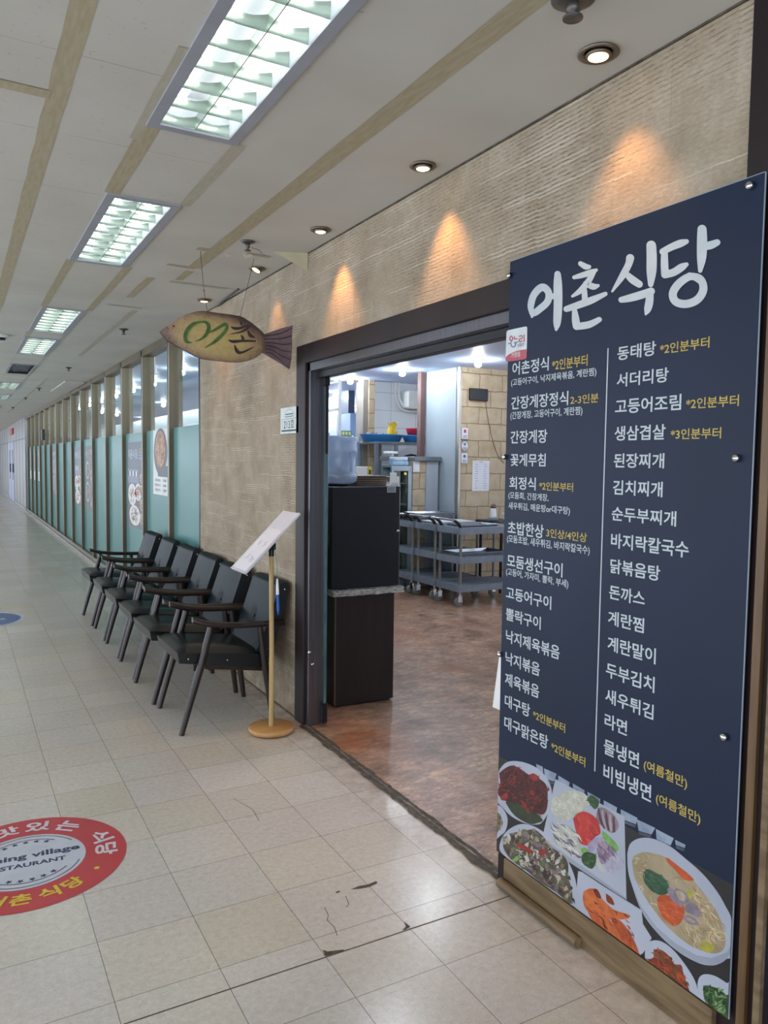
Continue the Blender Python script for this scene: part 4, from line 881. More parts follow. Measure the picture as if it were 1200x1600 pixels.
# ================================================================== CHAIRS
M_LEA = pm('black_leatherette', '#0b171b', '#081216', 8, .27, bs=.08, bscale=90); M_LEAB = pm('teal_black_leatherette', '#071a20', '#05141a', 6, .45, Specular_IOR_Level=.14, bs=.08, bscale=90); M_LEAD = pm('dark_side_leatherette', '#161b20', None, 8, .4)
M_DWOOD = pm('dark_stained_wood', '#2c1f1b', '#1d1513', 12, .35, bs=.1, bscale=30, stretch=(4,4,.6)); M_LWOOD = pm('worn_pale_tip', '#6f655f', '#54483f', 30, .4)
def make_chair(label):
    t = thing('armchair', label, 'chair', (0,0,0), 0, 'row of black armchairs along the shop wall')
    # seat cushion
    b = MB(); nx, ny = 14, 10; x0, x1, hw = -.300, .205, .245; top = []; bot = []
    for i in range(nx+1):
        u = i/nx; x = x0+(x1-x0)*u
        for j in range(ny+1):
            v = j/ny; yy = -hw+2*hw*v
            e = min(1, min(v, 1-v)*7)**.5; ef = min(1, u*7)**.5 if u < .5 else min(1, (1-u)*9)**.5
            hz = .482-.058*u+.010*math.sin(PI*v)*math.sin(PI*u); edge_ = min(e, ef)
            top.append((x, yy, hz-.028*(1-edge_))); bot.append((x+.010*(1-u), yy*.985, .395-.080*u))
    W_ = ny+1; fs = []; N = len(top)
    for i in range(nx):
        for j in range(ny): a = i*W_+j; fs.append((a, a+1, a+W_+1, a+W_)); fs.append((N+a, N+a+W_, N+a+W_+1, N+a+1))
    for i in range(nx):
        for j in (0, ny): a = i*W_+j; fs.append((a, a+W_, N+a+W_, N+a))
    for j in range(ny):
        for i in (0, nx): a = i*W_+j; fs.append((a, a+1, N+a+1, N+a))
    b.add(top+bot, fs, M_LEA, True); o = b.build('seat', t)
    o.modifiers.new('edge', 'EDGE_SPLIT').split_angle = math.radians(50)
    # back cushion: swept profile with a rolled top, tufted
    prof = [(.135,.370),(.150,.420),(.190,.500),(.228,.590),(.262,.680),(.290,.755),(.300,.785),(.318,.802),(.342,.806),(.362,.797),(.370,.775),(.358,.72),(.330,.62),(.290,.50),(.258,.40),(.240,.335),(.200,.330),(.150,.350)]
    prof = [(x, z) for x, z in catmull([(x, z) for x, z in prof]+[prof[0]], 3)][:-1]; n = len(prof); b = MB(); ny = 14; hw = .228; vs = []
    for j in range(ny+1):
        v = j/ny; yy = -hw+2*hw*v; sh = min(1, min(v, 1-v)*9)**.5; cx_, cz_ = .25, .58
        for i, (x, z) in enumerate(prof):
            X_2, Z_ = cx_+(x-cx_)*(.90+.10*sh), cz_+(z-cz_)*(.975+.025*sh)
            if i < n*.36:
                d = math.hypot(yy, z-.575); X_2 += .020*math.exp(-(d/.030)**2)+.005*math.exp(-((z-.575)/.010)**2) - .008*math.sin(PI*v)
            vs.append((X_2, yy, Z_))
    fs = [(j*n+i, j*n+(i+1) % n, (j+1)*n+(i+1) % n, (j+1)*n+i) for j in range(ny) for i in range(n)]
    b.add(vs, fs, M_LEAB, True); b.add(vs[:n], [tuple(range(n))], M_LEAD); b.add(vs[-n:], [tuple(range(n))[::-1]], M_LEAD); b.build('backrest', t)
    b = MB(); b.lathe((.222, 0, .575), [(.0, -.006), (.008, -.004), (.010, .003)], M_LEAD, 12, 'x')
    b.build('tuft_button', t)
    b = MB()
    for s_ in (-1, 1):
        for (x, z) in ((.33, .76), (.22, .42)): b.lathe((x, s_*.2285, z), [(.0, s_*.003), (.005, s_*.002), (.006, -s_*.004)], M_CHROME, 10, 'y')
        for (x, z) in ((-.24, .415), (-.02, .385)): b.lathe((x, s_*.245, z), [(.0, s_*.004), (.005, s_*.003), (.006, -s_*.004)], M_CHROME, 10, 'y')
    b.build('upholstery_stud', t)
    for s_ in (-1, 1):
        b = MB(); b.tube([(-.285, s_*.262, .0), (-.235, s_*.263, .18), (-.175, s_*.262, .38), (-.120, s_*.260, .585)], [.0155, .019, .022, .018], M_DWOOD, 12); b.build('leg', t)
        b = MB(); b.tube([(.245, s_*.256, .0), (.222, s_*.258, .18), (.190, s_*.260, .38), (.165, s_*.260, .565)], [.0150, .019, .022, .017], M_DWOOD, 12); b.build('leg', t)
        # arm
        cl = catmull([(-.222, .634, .017), (-.205, .626, .027), (-.13, .604, .034), (.0, .586, .034), (.14, .578, .030), (.25, .574, .025), (.315, .570, .017)], 4)
        b = MB(); vs = []; m_ = 10
        for i, (x, z, hw_) in enumerate(cl):
            yc = s_*(.257+.010*math.sin(PI*i/(len(cl)-1)))
            for k in range(m_):
                an = 2*PI*k/m_; vs.append((x, yc+hw_*.92*math.cos(an), z+.0165*math.copysign(abs(math.sin(an))**.6, math.sin(an))))
        fs = [(i*m_+k, i*m_+(k+1) % m_, (i+1)*m_+(k+1) % m_, (i+1)*m_+k) for i in range(len(cl)-1) for k in range(m_)]
        b.add(vs, fs, M_DWOOD, True); b.add(vs[-m_:], [tuple(range(m_))], M_DWOOD); b.add(vs[:m_], [tuple(range(m_))[::-1]], M_LWOOD); b.build('armrest', t)
        b = MB(); b.box((-.19, s_*.20, .315), (.20, s_*.216, .355), M_DWOOD, .003, xf=Matrix.Rotation(math.radians(8.5), 4, 'Y')); b.build('side_rail', t)
    b = MB(); b.box((-.215, -.25, .345), (-.190, .25, .385), M_DWOOD, .003); b.build('front_rail', t)
    b = MB(); b.box((.185, -.25, .30), (.205, .25, .34), M_DWOOD, .003); b.build('rear_rail', t)
    return t
chy = [4.385, 5.000, 5.610, 6.235, 6.865, 7.530]
chl = ['nearest black cushioned wooden armchair, directly behind the wooden menu stand', 'black cushioned armchair second from the menu stand, its back top behind the tilted tray', 'black cushioned armchair third from the menu stand, in front of the stone wall', 'black cushioned armchair fourth from the menu stand, back near the end of the stone wall', 'black cushioned armchair next to last in the row, before the frosted windows', 'farthest black armchair in the row, nearest to the food posters']
proto = make_chair(chl[0]); dev = [0, 1.5, -1.2, .8, -1.5, 2.0]; dxs = [0, -.010, .0, .004, .006, .002]
for i, y in enumerate(chy):
    o = proto if i == 0 else copy_tree(proto)
    o.location = (1.333+dxs[i]-(.008 if i else 0), y, 0); o.rotation_euler = (0, 0, math.radians(dev[i]*.3)); o['label'] = chl[i]

# ================================================================== MENU STAND
ST = thing('menu_stand', 'wooden pole stand with round base holding a tilted white tray', 'stand', (1.507, 3.958, 0))
M_LW1 = pm('beech_wood', '#b98d58', '#a97c48', 8, .38, stretch=(1,6,1)); M_POLE = pm('pale_wood_pole', '#b39966', '#a58a58', 8, .4, stretch=(4,4,.4))
b = MB(); b.lathe((0,0,0), [(.0, .008), (.122, .008), (.127, .012), (.127, .028), (.122, .034), (.0, .034)], M_LW1, 48); b.build('base', ST)
b = MB(); b.lathe((0,0,0), [(.0, 0), (.10, 0), (.10, .009)], M_BLACKM, 36); b.build('rubber_foot', ST)
b = MB(); b.tube([(0,0,.034), (.0,0,.42)], .0145, M_POLE, 16); b.tube([(0,0,.42), (-.004,0,.99)], .0130, M_POLE, 16); b.build('pole', ST)
b = MB(); b.tube([(-.004,0,.985), (-.004,0,1.035)], .0150, M_BLACKM, 14); b.box((-.022,-.02,1.02), (.016,.02,1.06), M_BLACKM, .004); b.build('bracket', ST)
tr = Matrix.Translation((1.472-1.507, 0, 1.068)) @ Matrix.Rotation(-math.atan2(.310, .309), 4, 'Y')
M_TRAY = pm('tray_white', '#cfced6', '#c6c5cf', 6, .4); M_PAP = pm('paper_white', '#dcdce0', '#d4d4da', 5, .6)
TR = MB(); TR.box((-.22, -.112, -.006), (.22, .112, .006), M_TRAY, .003, xf=tr); TR.box((-.22, -.112, .006), (.22, -.106, .010), M_WHITEPL, .001, xf=tr); TR.box((-.22, .106, .006), (.22, .112, .010), M_WHITEPL, .001, xf=tr); TR.box((-.222, -.112, -.004), (-.215, .112, .012), M_TRAY, .001, xf=tr)
TR = TR.build('tray', ST)
b = MB(); b.box((-.208, -.098, .0062), (.085, .100, .0078), M_PAP, xf=tr); b.build('paper_sheet', TR)
b = MB(); b.box((-.20, -.1055, .0065), (.075, -.1030, .0088), M_BLACKM, xf=tr)
INK = pm('pen_ink', '#4a4e63', None, 30, .6); rr = random.Random(5)
b.build('margin_line', TR); b = MB()
for (cx, cy) in ((-.02, .03), (-.02, -.045), (-.12, .03), (-.125, -.03), (-.135, -.06)):
    for k in range(5):
        x = cx+(k-2)*.007; y = cy+rr.uniform(-.012, .012); b.box((x-.003, y-.008, .0079), (x-.0015, y+.008, .0082), INK, xf=tr); b.box((x-.003, y+.006, .0079), (x+.003, y+.0075, .0082), INK, xf=tr)
b.build('handwriting', TR)
t = thing('pen', 'blue and white pen hanging on a string beside the stand pole', 'pen', (1.527, 3.93, 0))
b = MB(); b.tube([(0,0,.862), (.002,0,.80), (.003,0,.775)], [.006, .0085, .0085], M_WHITEPL, 10); b.build('cap', t)
b = MB(); b.tube([(.003,0,.775), (.006,0,.69), (.007,0,.662)], [.0078, .0078, .003], pm('pen_blue', '#2b62b4', '#2457a2', 20, .35), 10); b.build('barrel', t)
gst = pm('green_string', '#4f8f74', None, 20, .6); b = MB(); b.tube([(-.02,.0,1.04), (-.004,-.01,.95), (.0,0,.90), (0,0,.862)], .0012, gst, 6); b.tube([(-.022,-.012,.90), (.0,-.014,.885), (.022,.0,.893), (.0,.012,.90)], .0013, gst, 6); b.build('string', t)

# ================================================================== FLOOR STICKERS
def ring_poly(c, r0, r1, a0, a1, z, m, mb, n=64):
    for k in range(n):
        u0, u1 = a0+(a1-a0)*k/n, a0+(a1-a0)*(k+1)/n
        if r0 <= 0: mb.poly([(c[0], c[1], z), (c[0]+r1*math.cos(u0), c[1]+r1*math.sin(u0), z), (c[0]+r1*math.cos(u1), c[1]+r1*math.sin(u1), z)], m)
        else: mb.poly([(c[0]+r0*math.cos(u0), c[1]+r0*math.sin(u0), z), (c[0]+r1*math.cos(u0), c[1]+r1*math.sin(u0), z), (c[0]+r1*math.cos(u1), c[1]+r1*math.sin(u1), z), (c[0]+r0*math.cos(u1), c[1]+r0*math.sin(u1), z)], m)
M_SR = pm('floor_sticker_red', '#bd3f44', '#b4393f', 8, .35); M_SW = pm('floor_sticker_white', '#c6c8cf', '#bcbec6', 8, .35); M_SN = pm('floor_sticker_navy', '#3a4263', None, 8, .4); M_SY = pm('floor_sticker_yellow', '#d8bc3a', None, 8, .4); M_SLB = pm('floor_sticker_letter', '#d9cfd3', None, 8, .4)
c = (.2, 3.07); t = thing('floor_sticker', 'round red floor sticker with a white centre of navy lettering', 'floor sticker')
b = MB(); ring_poly(c, 0, .355, 0, 2*PI, .0012, M_SR, b, 96); b.build('disc', t, recalc=False)
b = MB(); ring_poly(c, 0, .207, 0, 2*PI, .0016, M_SW, b, 72); b.build('centre', t, recalc=False)
b = MB()
def letter(mb, ch, ang, r, size, m, inward=False, squash=1.0, z=.0020):
    a = math.radians(ang); p = Vector((c[0]+r*math.cos(a), c[1]+r*math.sin(a), z)); out = Vector((math.cos(a), math.sin(a), 0))
    up = -out if inward else out; right = up.cross(Vector((0,0,1)))
    put_text(mb, ch, p-right*size*.5*squash-up*size*.5, right, up, size*squash, size, m, .03)
for ch, ang in zip('맛있는식당', (101, 77, 52, 14, -9)): b = MB(); letter(b, ch, ang, .281, .082, M_SLB, False, 1.15); b.build('letter', t, recalc=False)
for ch, ang in zip('어촌식당', (-116, -98, -79, -61)): b = MB(); letter(b, ch, ang, .272, .070, M_SY, True, 1.0); b.build('letter', t, recalc=False)['label'] = 'yellow letter'
b = MB()
a = math.radians(-38); ring_poly((c[0]+.283*math.cos(a), c[1]+.283*math.sin(a)), 0, .010, 0, 2*PI, .002, M_SY, b, 16)
b.build('yellow_dot', t, recalc=False)
b = MB()
for r, (a0, a1) in ((.192, (28, 152)), (.165, (48, 132))): ring_poly(c, r-.0022, r+.0022, math.radians(a0), math.radians(a1), .0022, M_SN, b, 28)
for sgn in (1, -1):
    if sgn < 0:
        b.build('star_border', t, recalc=False); b = MB()
        for r, (a0, a1) in ((.192, (-150, -24)), (.165, (-132, -40))): ring_poly(c, r-.0022, r+.0022, math.radians(a0), math.radians(a1), .0022, M_SN, b, 28)
    for k in range(5):
        a = math.radians(sgn*(57+k*15)); q = Vector((c[0]+.148*math.cos(a), c[1]+.148*math.sin(a), .0022))
        b.poly([q+Vector((math.cos(a+PI*i/5), math.sin(a+PI*i/5), 0))*(.014 if i % 2 == 0 else .0062) for i in range(10)], M_SN)
rot = math.radians(-4); rt = Vector((math.cos(rot), math.sin(rot), 0)); up = Vector((-math.sin(rot), math.cos(rot), 0))
cc = Vector((c[0], c[1], .0022)); b.build('star_border', t, recalc=False); b = MB(); put_text(b, 'Fishing village', cc-rt*.185+up*.004, rt, up, .372, .055, M_SN, .03); b.build('centre_lettering', t, recalc=False); b = MB(); put_text(b, 'RESTAURANT', cc-rt*.135-up*.048, rt, up, .27, .032, M_SN, .03)
b.build('centre_lettering', t, recalc=False)
c = (.15, 7.94); t = thing('floor_sticker', 'round blue floor sticker with white rim, cut by the left edge', 'floor sticker')
b = MB(); ring_poly(c, 0, .39, 0, 2*PI, .0012, M_SW, b, 72); b.build('disc', t, recalc=False)
b = MB(); ring_poly(c, 0, .355, 0, 2*PI, .0016, pm('floor_sticker_blue', '#44639c', '#3c5890', 8, .35), b, 72); b.build('centre', t, recalc=False)
b = MB(); put_text(b, '어서오세요', Vector((-.16, 7.86, .002)), Vector((1,0,0)), Vector((0,1,0)), .54, .10, M_SLB, .03); b.build('lettering', t, recalc=False)

# ================================================================== POSTERS ON THE GLASS
PX = GX-.006
def poster(name, label, y0, y1, z0, z1, base, draw=None):
    t = thing(name, label, 'poster', group=None); b = MB(); b.box((PX, y0, z0), (PX+.0015, y1, z1), base); b.build('sheet', t)
    if draw:
        b = MB(); W_ = y1-y0; H_ = z1-z0
        def q(u, v, lay=1): return Vector((PX-.0008*lay, y1-u*W_, z0+v*H_))
        draw(b, q, W_, H_); b.build('print', t, recalc=False)
    return t
def disc(b, q, u, v, ru, rv, m, lay=1, n=28, a0=0): b.poly([q(u+ru*math.cos(2*PI*k/n), v+rv*math.sin(2*PI*k/n), lay) for k in range(n)], m)
def flecks(b, q, u0, v0, ru, rv, mats, n, s, lay, seed=1):
    rr = random.Random(seed)
    for k in range(n):
        a, r = rr.uniform(0, 2*PI), rr.random()**.5; u, v = u0+ru*r*math.cos(a), v0+rv*r*math.sin(a); an = rr.uniform(0, PI); L, w_ = s*rr.uniform(.6, 1.4), s*rr.uniform(.15, .4); W_r = ru/rv
        b.poly([q(u+(L*math.cos(an)*i-w_*math.sin(an)*j)*W_r, v+L*math.sin(an)*i+w_*math.cos(an)*j, lay+rr.random()) for i, j in ((-1,-.3),(-.3,-1),(.8,-.6),(1,.3),(.3,1),(-.8,.6))], rr.choice(mats))
FO = [cm('po1', '#b06a4a', '#96543a'), cm('po2', '#c9956d', '#b27f58'), cm('po3', '#84402c', '#6c3122'), cm('po4', '#6b6a45', '#55553a')]
PW, PD, PN = pm('poster_white', '#d3d5d3', None, 9, .4), pm('poster_black', '#23262b', None, 9, .4), pm('poster_navy', '#39465c', None, 9, .4)
def d1(b, q, W_, H_):
    disc(b, q, .52, .66, .47, .36, PD, 1); disc(b, q, .52, .70, .34, .28, FO[1], 2); flecks(b, q, .52, .69, .32, .27, FO, 170, .035, 3, 3)
    b.poly([q(.35, .27, 2), q(1, .27, 2), q(1, .45, 2), q(.3, .40, 2)], PD)
    b.poly([q(.0, .0, 2.2), q(1, .0, 2.2), q(1, .28, 2.2), q(0, .28, 2.2)], PW)
    for v, s1, s2 in ((.20, '고등어정식', '13,000'), (.125, '회정식', '15,000'), (.05, '초밥정식', '12,000')):
        put_text(b, s1, q(.12, v, 3), RT, UP, .40*W_, .045*H_, PD, .02); put_text(b, s2, q(.70, v, 3), RT, UP, .22*W_, .045*H_, PD, .02)
poster('food_poster', 'poster of a black bowl of food over white price lines', 7.36, 7.96, 1.16, 1.80, PW, d1)
def d2(b, q, W_, H_):
    b.poly([q(0, .68), q(1, .68), q(1, 1), q(0, 1)], PN)
    put_text(b, '어촌식당', q(.06, .80, 2), RT, UP, .60*W_, .12*H_, M_LW, .03)
    for k in range(4): b.poly([q(.72, .80+k*.035, 2), q(.98, .80+k*.035, 2), q(.98, .82+k*.035, 2), q(.72, .82+k*.035, 2)], M_LY if k == 3 else pm('poster_line', '#8d99a8', None, 9, .5))
    b.poly([q(0, .52, 1.5), q(.72, .52, 1.5), q(.72, .68, 1.5), q(0, .68, 1.5)], pm('poster_bluegrey', '#6f7b92', '#566178', 40, .4))
    for k in range(7): b.poly([q(.04+k*.1, .60, 2), q(.10+k*.1, .60, 2), q(.10+k*.1, .66, 2), q(.04+k*.1, .66, 2)], PW if k % 2 else PD)
    for (u, v, ru, rv) in ((.30, .38, .26, .13), (.68, .42, .2, .1), (.45, .14, .34, .12), (.88, .58, .10, .05), (.88, .44, .1, .06), (.88, .28, .1, .06), (.88, .12, .1, .06)):
        disc(b, q, u, v, ru, rv, PW, 2); flecks(b, q, u, v, ru*.7, rv*.7, FO+[cm('po5', '#b53a36', '#9a2c2b')], 40, .022, 3, int(u*100))
poster('restaurant_poster', 'navy poster with white restaurant title and plates, beside the black bowl poster', 8.43, 9.30, .74, 1.70, pm('poster_dark_food', '#55504c', '#3a3735', 30, .4), d2)
def d3(b, q, W_, H_):
    put_text(b, '어촌식당', q(.06, .84, 2), RT, UP, .6*W_, .10*H_, M_LW, .03)
    for (u, v, ru, rv) in ((.35, .62, .28, .14), (.35, .28, .28, .16), (.82, .75, .14, .2), (.82, .3, .14, .25)):
        disc(b, q, u, v, ru, rv, pm('poster_bowl', '#8f8f93', None, 9, .4), 2); disc(b, q, u, v, ru*.75, rv*.75, PD, 2.4); flecks(b, q, u, v, ru*.6, rv*.6, FO, 25, .03, 3, int(v*90))
poster('restaurant_poster', 'dark poster of bowls of food, third from the stone wall', 11.97, 12.68, .73, 1.70, PD, d3)
poster('restaurant_poster', 'blue grey restaurant poster on the far windows, right behind the dark bowls poster', 13.11, 13.92, .74, 1.70, pm('poster_dark_food', '#55504c', '#3a3735', 30, .4), d2)
poster('restaurant_poster', 'small dark poster of dishes on the distant windows, alone in its pane', 16.6, 17.3, .74, 1.70, PD, d3)
for y0, lb in ((19.75, 'nearest of the three pale food posters at the far end of the windows'), (20.9, 'middle one of the three pale food posters at the far end of the windows'), (22.05, 'farthest of the three pale food posters at the far end of the windows')):
    poster('food_poster', lb, y0, y0+.75, .95, 1.72, pm('poster_far', '#8c7f7c', '#6a5a58', 8, .4), d1)

# ================================================================== RESTAURANT INTERIOR
M_BR1 = pm('brown_reveal', '#6a4f4a', None, 6, .5)
b = MB(); b.box((5.215, 7.62, 0), (5.27, 8.30, ZC), pm('white_partition', '#a7b2b8', '#a0acb3', 3, .45)); struct(b.build('wall_partition'))
b = MB(); b.box((5.13, 8.28, 0), (5.20, 8.36, ZC), M_BR1); struct(b.build('trim_30'))
b = MB(); b.box((5.24, 7.56, 0), (7.6, 7.90, ZC), M_PIER); struct(b.build('wall_pier'))
b = MB(); b.box((5.215, 7.545, 0), (5.245, 7.60, ZC), M_ALUL); struct(b.build('trim_31'))
b = MB(); b.box((5.10, 9.62, 0), (9.9, 9.72, ZC), M_KTILE); struct(b.build('wall_kitchen'))
b = MB(); b.box((5.03, 9.48, 0), (5.12, 9.72, ZC), M_PIER); struct(b.build('wall_stone_end'))
b = MB(); b.box((4.95, 9.50, 0), (5.03, 9.72, ZC), pm('taupe_edge', '#8b8378', None, 6, .5)); struct(b.build('trim_32'))
b = MB(); b.box((3.3, 9.66, ZC-.02), (5.03, 9.70, ZC), M_ALU); struct(b.build('trim_33'))
M_PBL = pm('pale_blue_panel', '#a9b9cf', '#9fb0c8', 2, .35)
b = MB(); b.box((3.2, 9.62, 0), (4.95, 9.68, 1.865), M_PBL); struct(b.build('wall_half'))
b = MB(); b.box((2.6, 10.8, 0), (2.66, 10.9, ZC), M_WHITEP); b.box((6.05, 13.0, 0), (6.3, 13.2, ZC), M_WHITEP); struct(b.build('trim_34'))
b = MB(); b.box((5.49, 11.05, 0), (5.60, 11.3, ZC), pm('dark_blue_post', '#3c4a63', None, 5, .4)); struct(b.build('trim_35'))
b = MB(); b.box((6.2, 16.0, 0), (7.6, 16.1, 2.05), pm('peach_panel', '#c99a78', None, 3, .5)); b.box((7.7, 16.0, 0), (8.6, 16.1, 2.05), M_WHITEP); struct(b.build('wall_booth'))
b = MB(); b.box((3.3, 9.75, 0), (3.36, 23.0, 2.30), M_ITILE); struct(b.build('wall_tiled_divider'))
b = MB(); 
for y in (6.9, 8.2, 9.5, 10.9): b.box((3.32, y-.012, .9), (3.345, y+.012, 2.32), M_WHITEP)
for z in (2.30, 2.03, 1.6): b.box((3.32, 6.9, z-.012), (3.345, 10.9, z+.012), M_WHITEP)
struct(b.build('trim_36'))

# ceiling bulbs
M_BULB = emis('cool_bulb', (.86, .93, 1.0), BULB); M_SOCK = pm('bulb_socket', '#9aa0a8', None, 8, .4)
lights = [(3.78,5.77),(3.75,6.80),(4.81,8.2),(5.04,6.95),(4.72,9.45),(6.04,12.66),(7.2,15.6),(8.1,17.2),(7.3,14.3),(7.9,13.2),(2.5,9.73),(2.52,11.4),(2.48,12.7),(2.44,13.97),(2.42,15.4),(2.39,16.7),(2.36,17.9),(2.3,20.9),(3.66,15.7),(3.48,19.8),(6.3,5.6),(2.6,4.4),(2.5,6.9),(7.5,8.9),(3.2,2.5),(5.6,3.6),(5.2,11.5),(4.9,14.2),(5.0,17.5),(4.2,12.8),(6.8,19.5),(4.5,21.5),(2.3,23.5),(2.45,8.3),(4.0,10.6),(3.0,19.0)]  # the last rows are extra bulbs, added to brighten the interior
names = {0:'large bright round ceiling bulb nearest inside the restaurant doorway',1:'bright ceiling bulb inside the doorway, left of the largest one',2:'ceiling bulb in front of the white partition wall',3:'bright ceiling bulb at the right, over the tan stone pier',4:'ceiling bulb at the ceiling trim above the pale blue half wall'}
def bulb(x, y, label):
    t = thing('ceiling_bulb', label, 'ceiling bulb', (x, y, ZC), 0, 'round ceiling bulbs in the restaurant')
    b = MB(); b.lathe((0,0,0), [(.0, 0), (.075, 0), (.078, -.006), (.040, -.010), (.014, -.014), (.014, -.027)], M_SOCK, 18); b.build('socket', t)
    b = MB(); b.lathe((0,0,0), [(.0, -.082), (.020, -.078), (.034, -.064), (.038, -.050), (.032, -.036), (.016, -.026), (.0, -.024)], M_BULB, 14); b.build('bulb', t)
for i, (x, y) in enumerate(lights):
    bulb(x, y, names.get(i) or ('round ceiling bulb seen through the clear glass above the frosted windows' if 10 <= i < 20 else 'small distant ceiling bulb deep inside the restaurant' if i < 10 else 'extra round ceiling bulb added to brighten the restaurant'))
t = thing('ceiling_camera', 'white dome camera under the restaurant ceiling near the doorway', 'camera', (3.9, 8.1, ZC)); b = MB(); b.lathe((0,0,0), [(.0,0),(.06,0),(.06,-.02),(.05,-.07),(.03,-.09),(0,-.095)], M_WHITEPL, 20); b.build('dome', t)

# cabinets in the doorway
M_DKW = pm('dark_walnut_board', '#241b1a', '#1c1514', 4, .35, stretch=(6,6,.5)); M_BLK = pm('black_steel_case', '#10131c', '#0c0f17', 3, .32)
t = thing('base_cabinet', 'dark brown wooden cabinet standing just inside the entrance', 'cabinet', (1.990, 4.150, .004), math.radians(-1.5))
b = MB(); b.box((0,0,.012), (.403,.018,.690), M_DKW, .002); b.build('front_panel', t)
b = MB(); b.box((0,.018,.012), (.403,.36,.690), pm('black_side_board', '#12151a', None, 4, .3), .002); b.box((-.003,-.002,.012), (.001,.020,.690), pm('pale_edge_strip', '#6a584a', None, 9, .5)); b.build('body', t)
b = MB(); b.box((.01,.02,0), (.39,.34,.012), M_BLACKM); b.build('plinth', t)
def m_wrap():
    t_ = NT('crumpled_film'); g = t_.coord(); n = t_.noise(t_.mapping(g, sc=(2, 2, 9)), 14, 5, .7)
    t_.bsdf(t_.ramp(n, [(.35, '#6f6a66'), (.5, '#b9b6b0'), (.65, '#e6e5e1')]), .18, .1, n, 1.0, .02); return t_.m
t = thing('worktop', 'thin slab wrapped in crumpled clear film between the dark and black cabinets', 'worktop', (1.958, 4.118, .697), math.radians(-1.5)); WR = m_wrap()
b = MB(); nx, nz = 40, 5
for face in range(3):
    vs = []
    for i in range(nx+1):
        for j in range(nz+1):
            u, v = i/nx, j/nz
            if face == 0: p = Vector((u*.485, 0, v*.036)); p.y -= .006*noise.noise((u*14, v*4, 1)); p.z += .004*noise.noise((u*9, v, 5))
            elif face == 1: p = Vector((0, u*.40, v*.036)); p.x -= .005*noise.noise((u*12, v*4, 2)); p.z += .004*noise.noise((u*9, v, 5))
            else: p = Vector((.485, u*.40, v*.036)); p.x += .005*noise.noise((u*12, v*4, 3))
            vs.append(p)
    b.add(vs, [(i*(nz+1)+j, (i+1)*(nz+1)+j, (i+1)*(nz+1)+j+1, i*(nz+1)+j+1) for i in range(nx) for j in range(nz)], WR, True)
b.box((0,0,.0), (.485,.40,.004), WR); b.box((0,0,.032), (.485,.40,.036), WR); b.build('wrapped_slab', t)
t = thing('water_dispenser', 'black metal box cabinet stacked on the dark wooden cabinet', 'cabinet', (1.958, 4.150, .736), math.radians(-.8))
b = MB(); b.box((0,0,0), (.470,.36,.622), M_BLK, .004); b.build('case', t)
b = MB(); b.box((.47,.01,.0),(.476,.35,.60), M_BLK, .003); b.build('door', t)
b = MB(); b.lathe((.455, 0, .345), [(.0, -.006), (.009, -.005), (.010, .0)], M_CHROME, 16, 'y'); b.build('lock', t)
STK = pm('grey_sticker', '#9aa5a5', '#8b9696', 30, .5)
b = MB(); b.box((.375,-.0015,.585), (.437,.0,.622), STK); b.box((.375,-.0015,.622), (.437,.02,.6235), STK); b.build('sticker', t)
b = MB()
for k in range(5): b.box((.380,-.0022,.590+k*.006), (.432-.01*(k%2),-.0016,.5925+k*.006), INK)
b.build('sticker_text', t)
b = MB(); b.box((-.0015,.06,.46), (.0,.11,.54), STK); b.box((-.0015,.03,.26), (.0,.15,.33), pm('dim_label', '#4d5358', None, 30, .5)); b.box((-.0015,.09,.05), (.0,.15,.12), STK); b.build('side_label', t)
# bottle
t = thing('water_bottle', 'large clear blue water bottle standing on the black cabinet', 'bottle', (2.072, 4.335, 1.3705))
M_BOT = NT('bottle_plastic'); tr_ = M_BOT.n('ShaderNodeBsdfTransparent'); tr_.inputs[0].default_value = (.80,.88,.97,1); pb = M_BOT.n('ShaderNodeBsdfPrincipled'); pb.inputs['Base Color'].default_value = (*lin('#b9c9e0'),1); pb.inputs['Roughness'].default_value = .12
mx = M_BOT.n('ShaderNodeMixShader'); mx.inputs[0].default_value = .45; M_BOT.l(tr_.outputs[0], mx.inputs[1]); M_BOT.l(pb.outputs[0], mx.inputs[2]); M_BOT.l(mx.outputs[0], M_BOT.out.inputs[0]); M_BOT = M_BOT.m
b = MB(); b.lathe((0,0,0), [(.0,.0),(.105,.0),(.132,.020),(.136,.05),(.130,.066),(.124,.072),(.124,.150),(.124,.185),(.134,.195),(.136,.215),(.128,.245),(.136,.262),(.130,.285),(.110,.296),(.02,.300),(.0,.300)], M_BOT, 36); b.build('body', t)
b = MB(); b.lathe((0,0,0), [(.07,-.012),(.085,-.006),(.085,.004)], M_BLACKM, 24); b.build('collar', t)
b = MB(); b.tube([(.035,-.135,.075), (.035,-.146,.10), (.035,-.146,.16), (.035,-.135,.190)], .010, M_BOT, 8); b.build('handle', t)
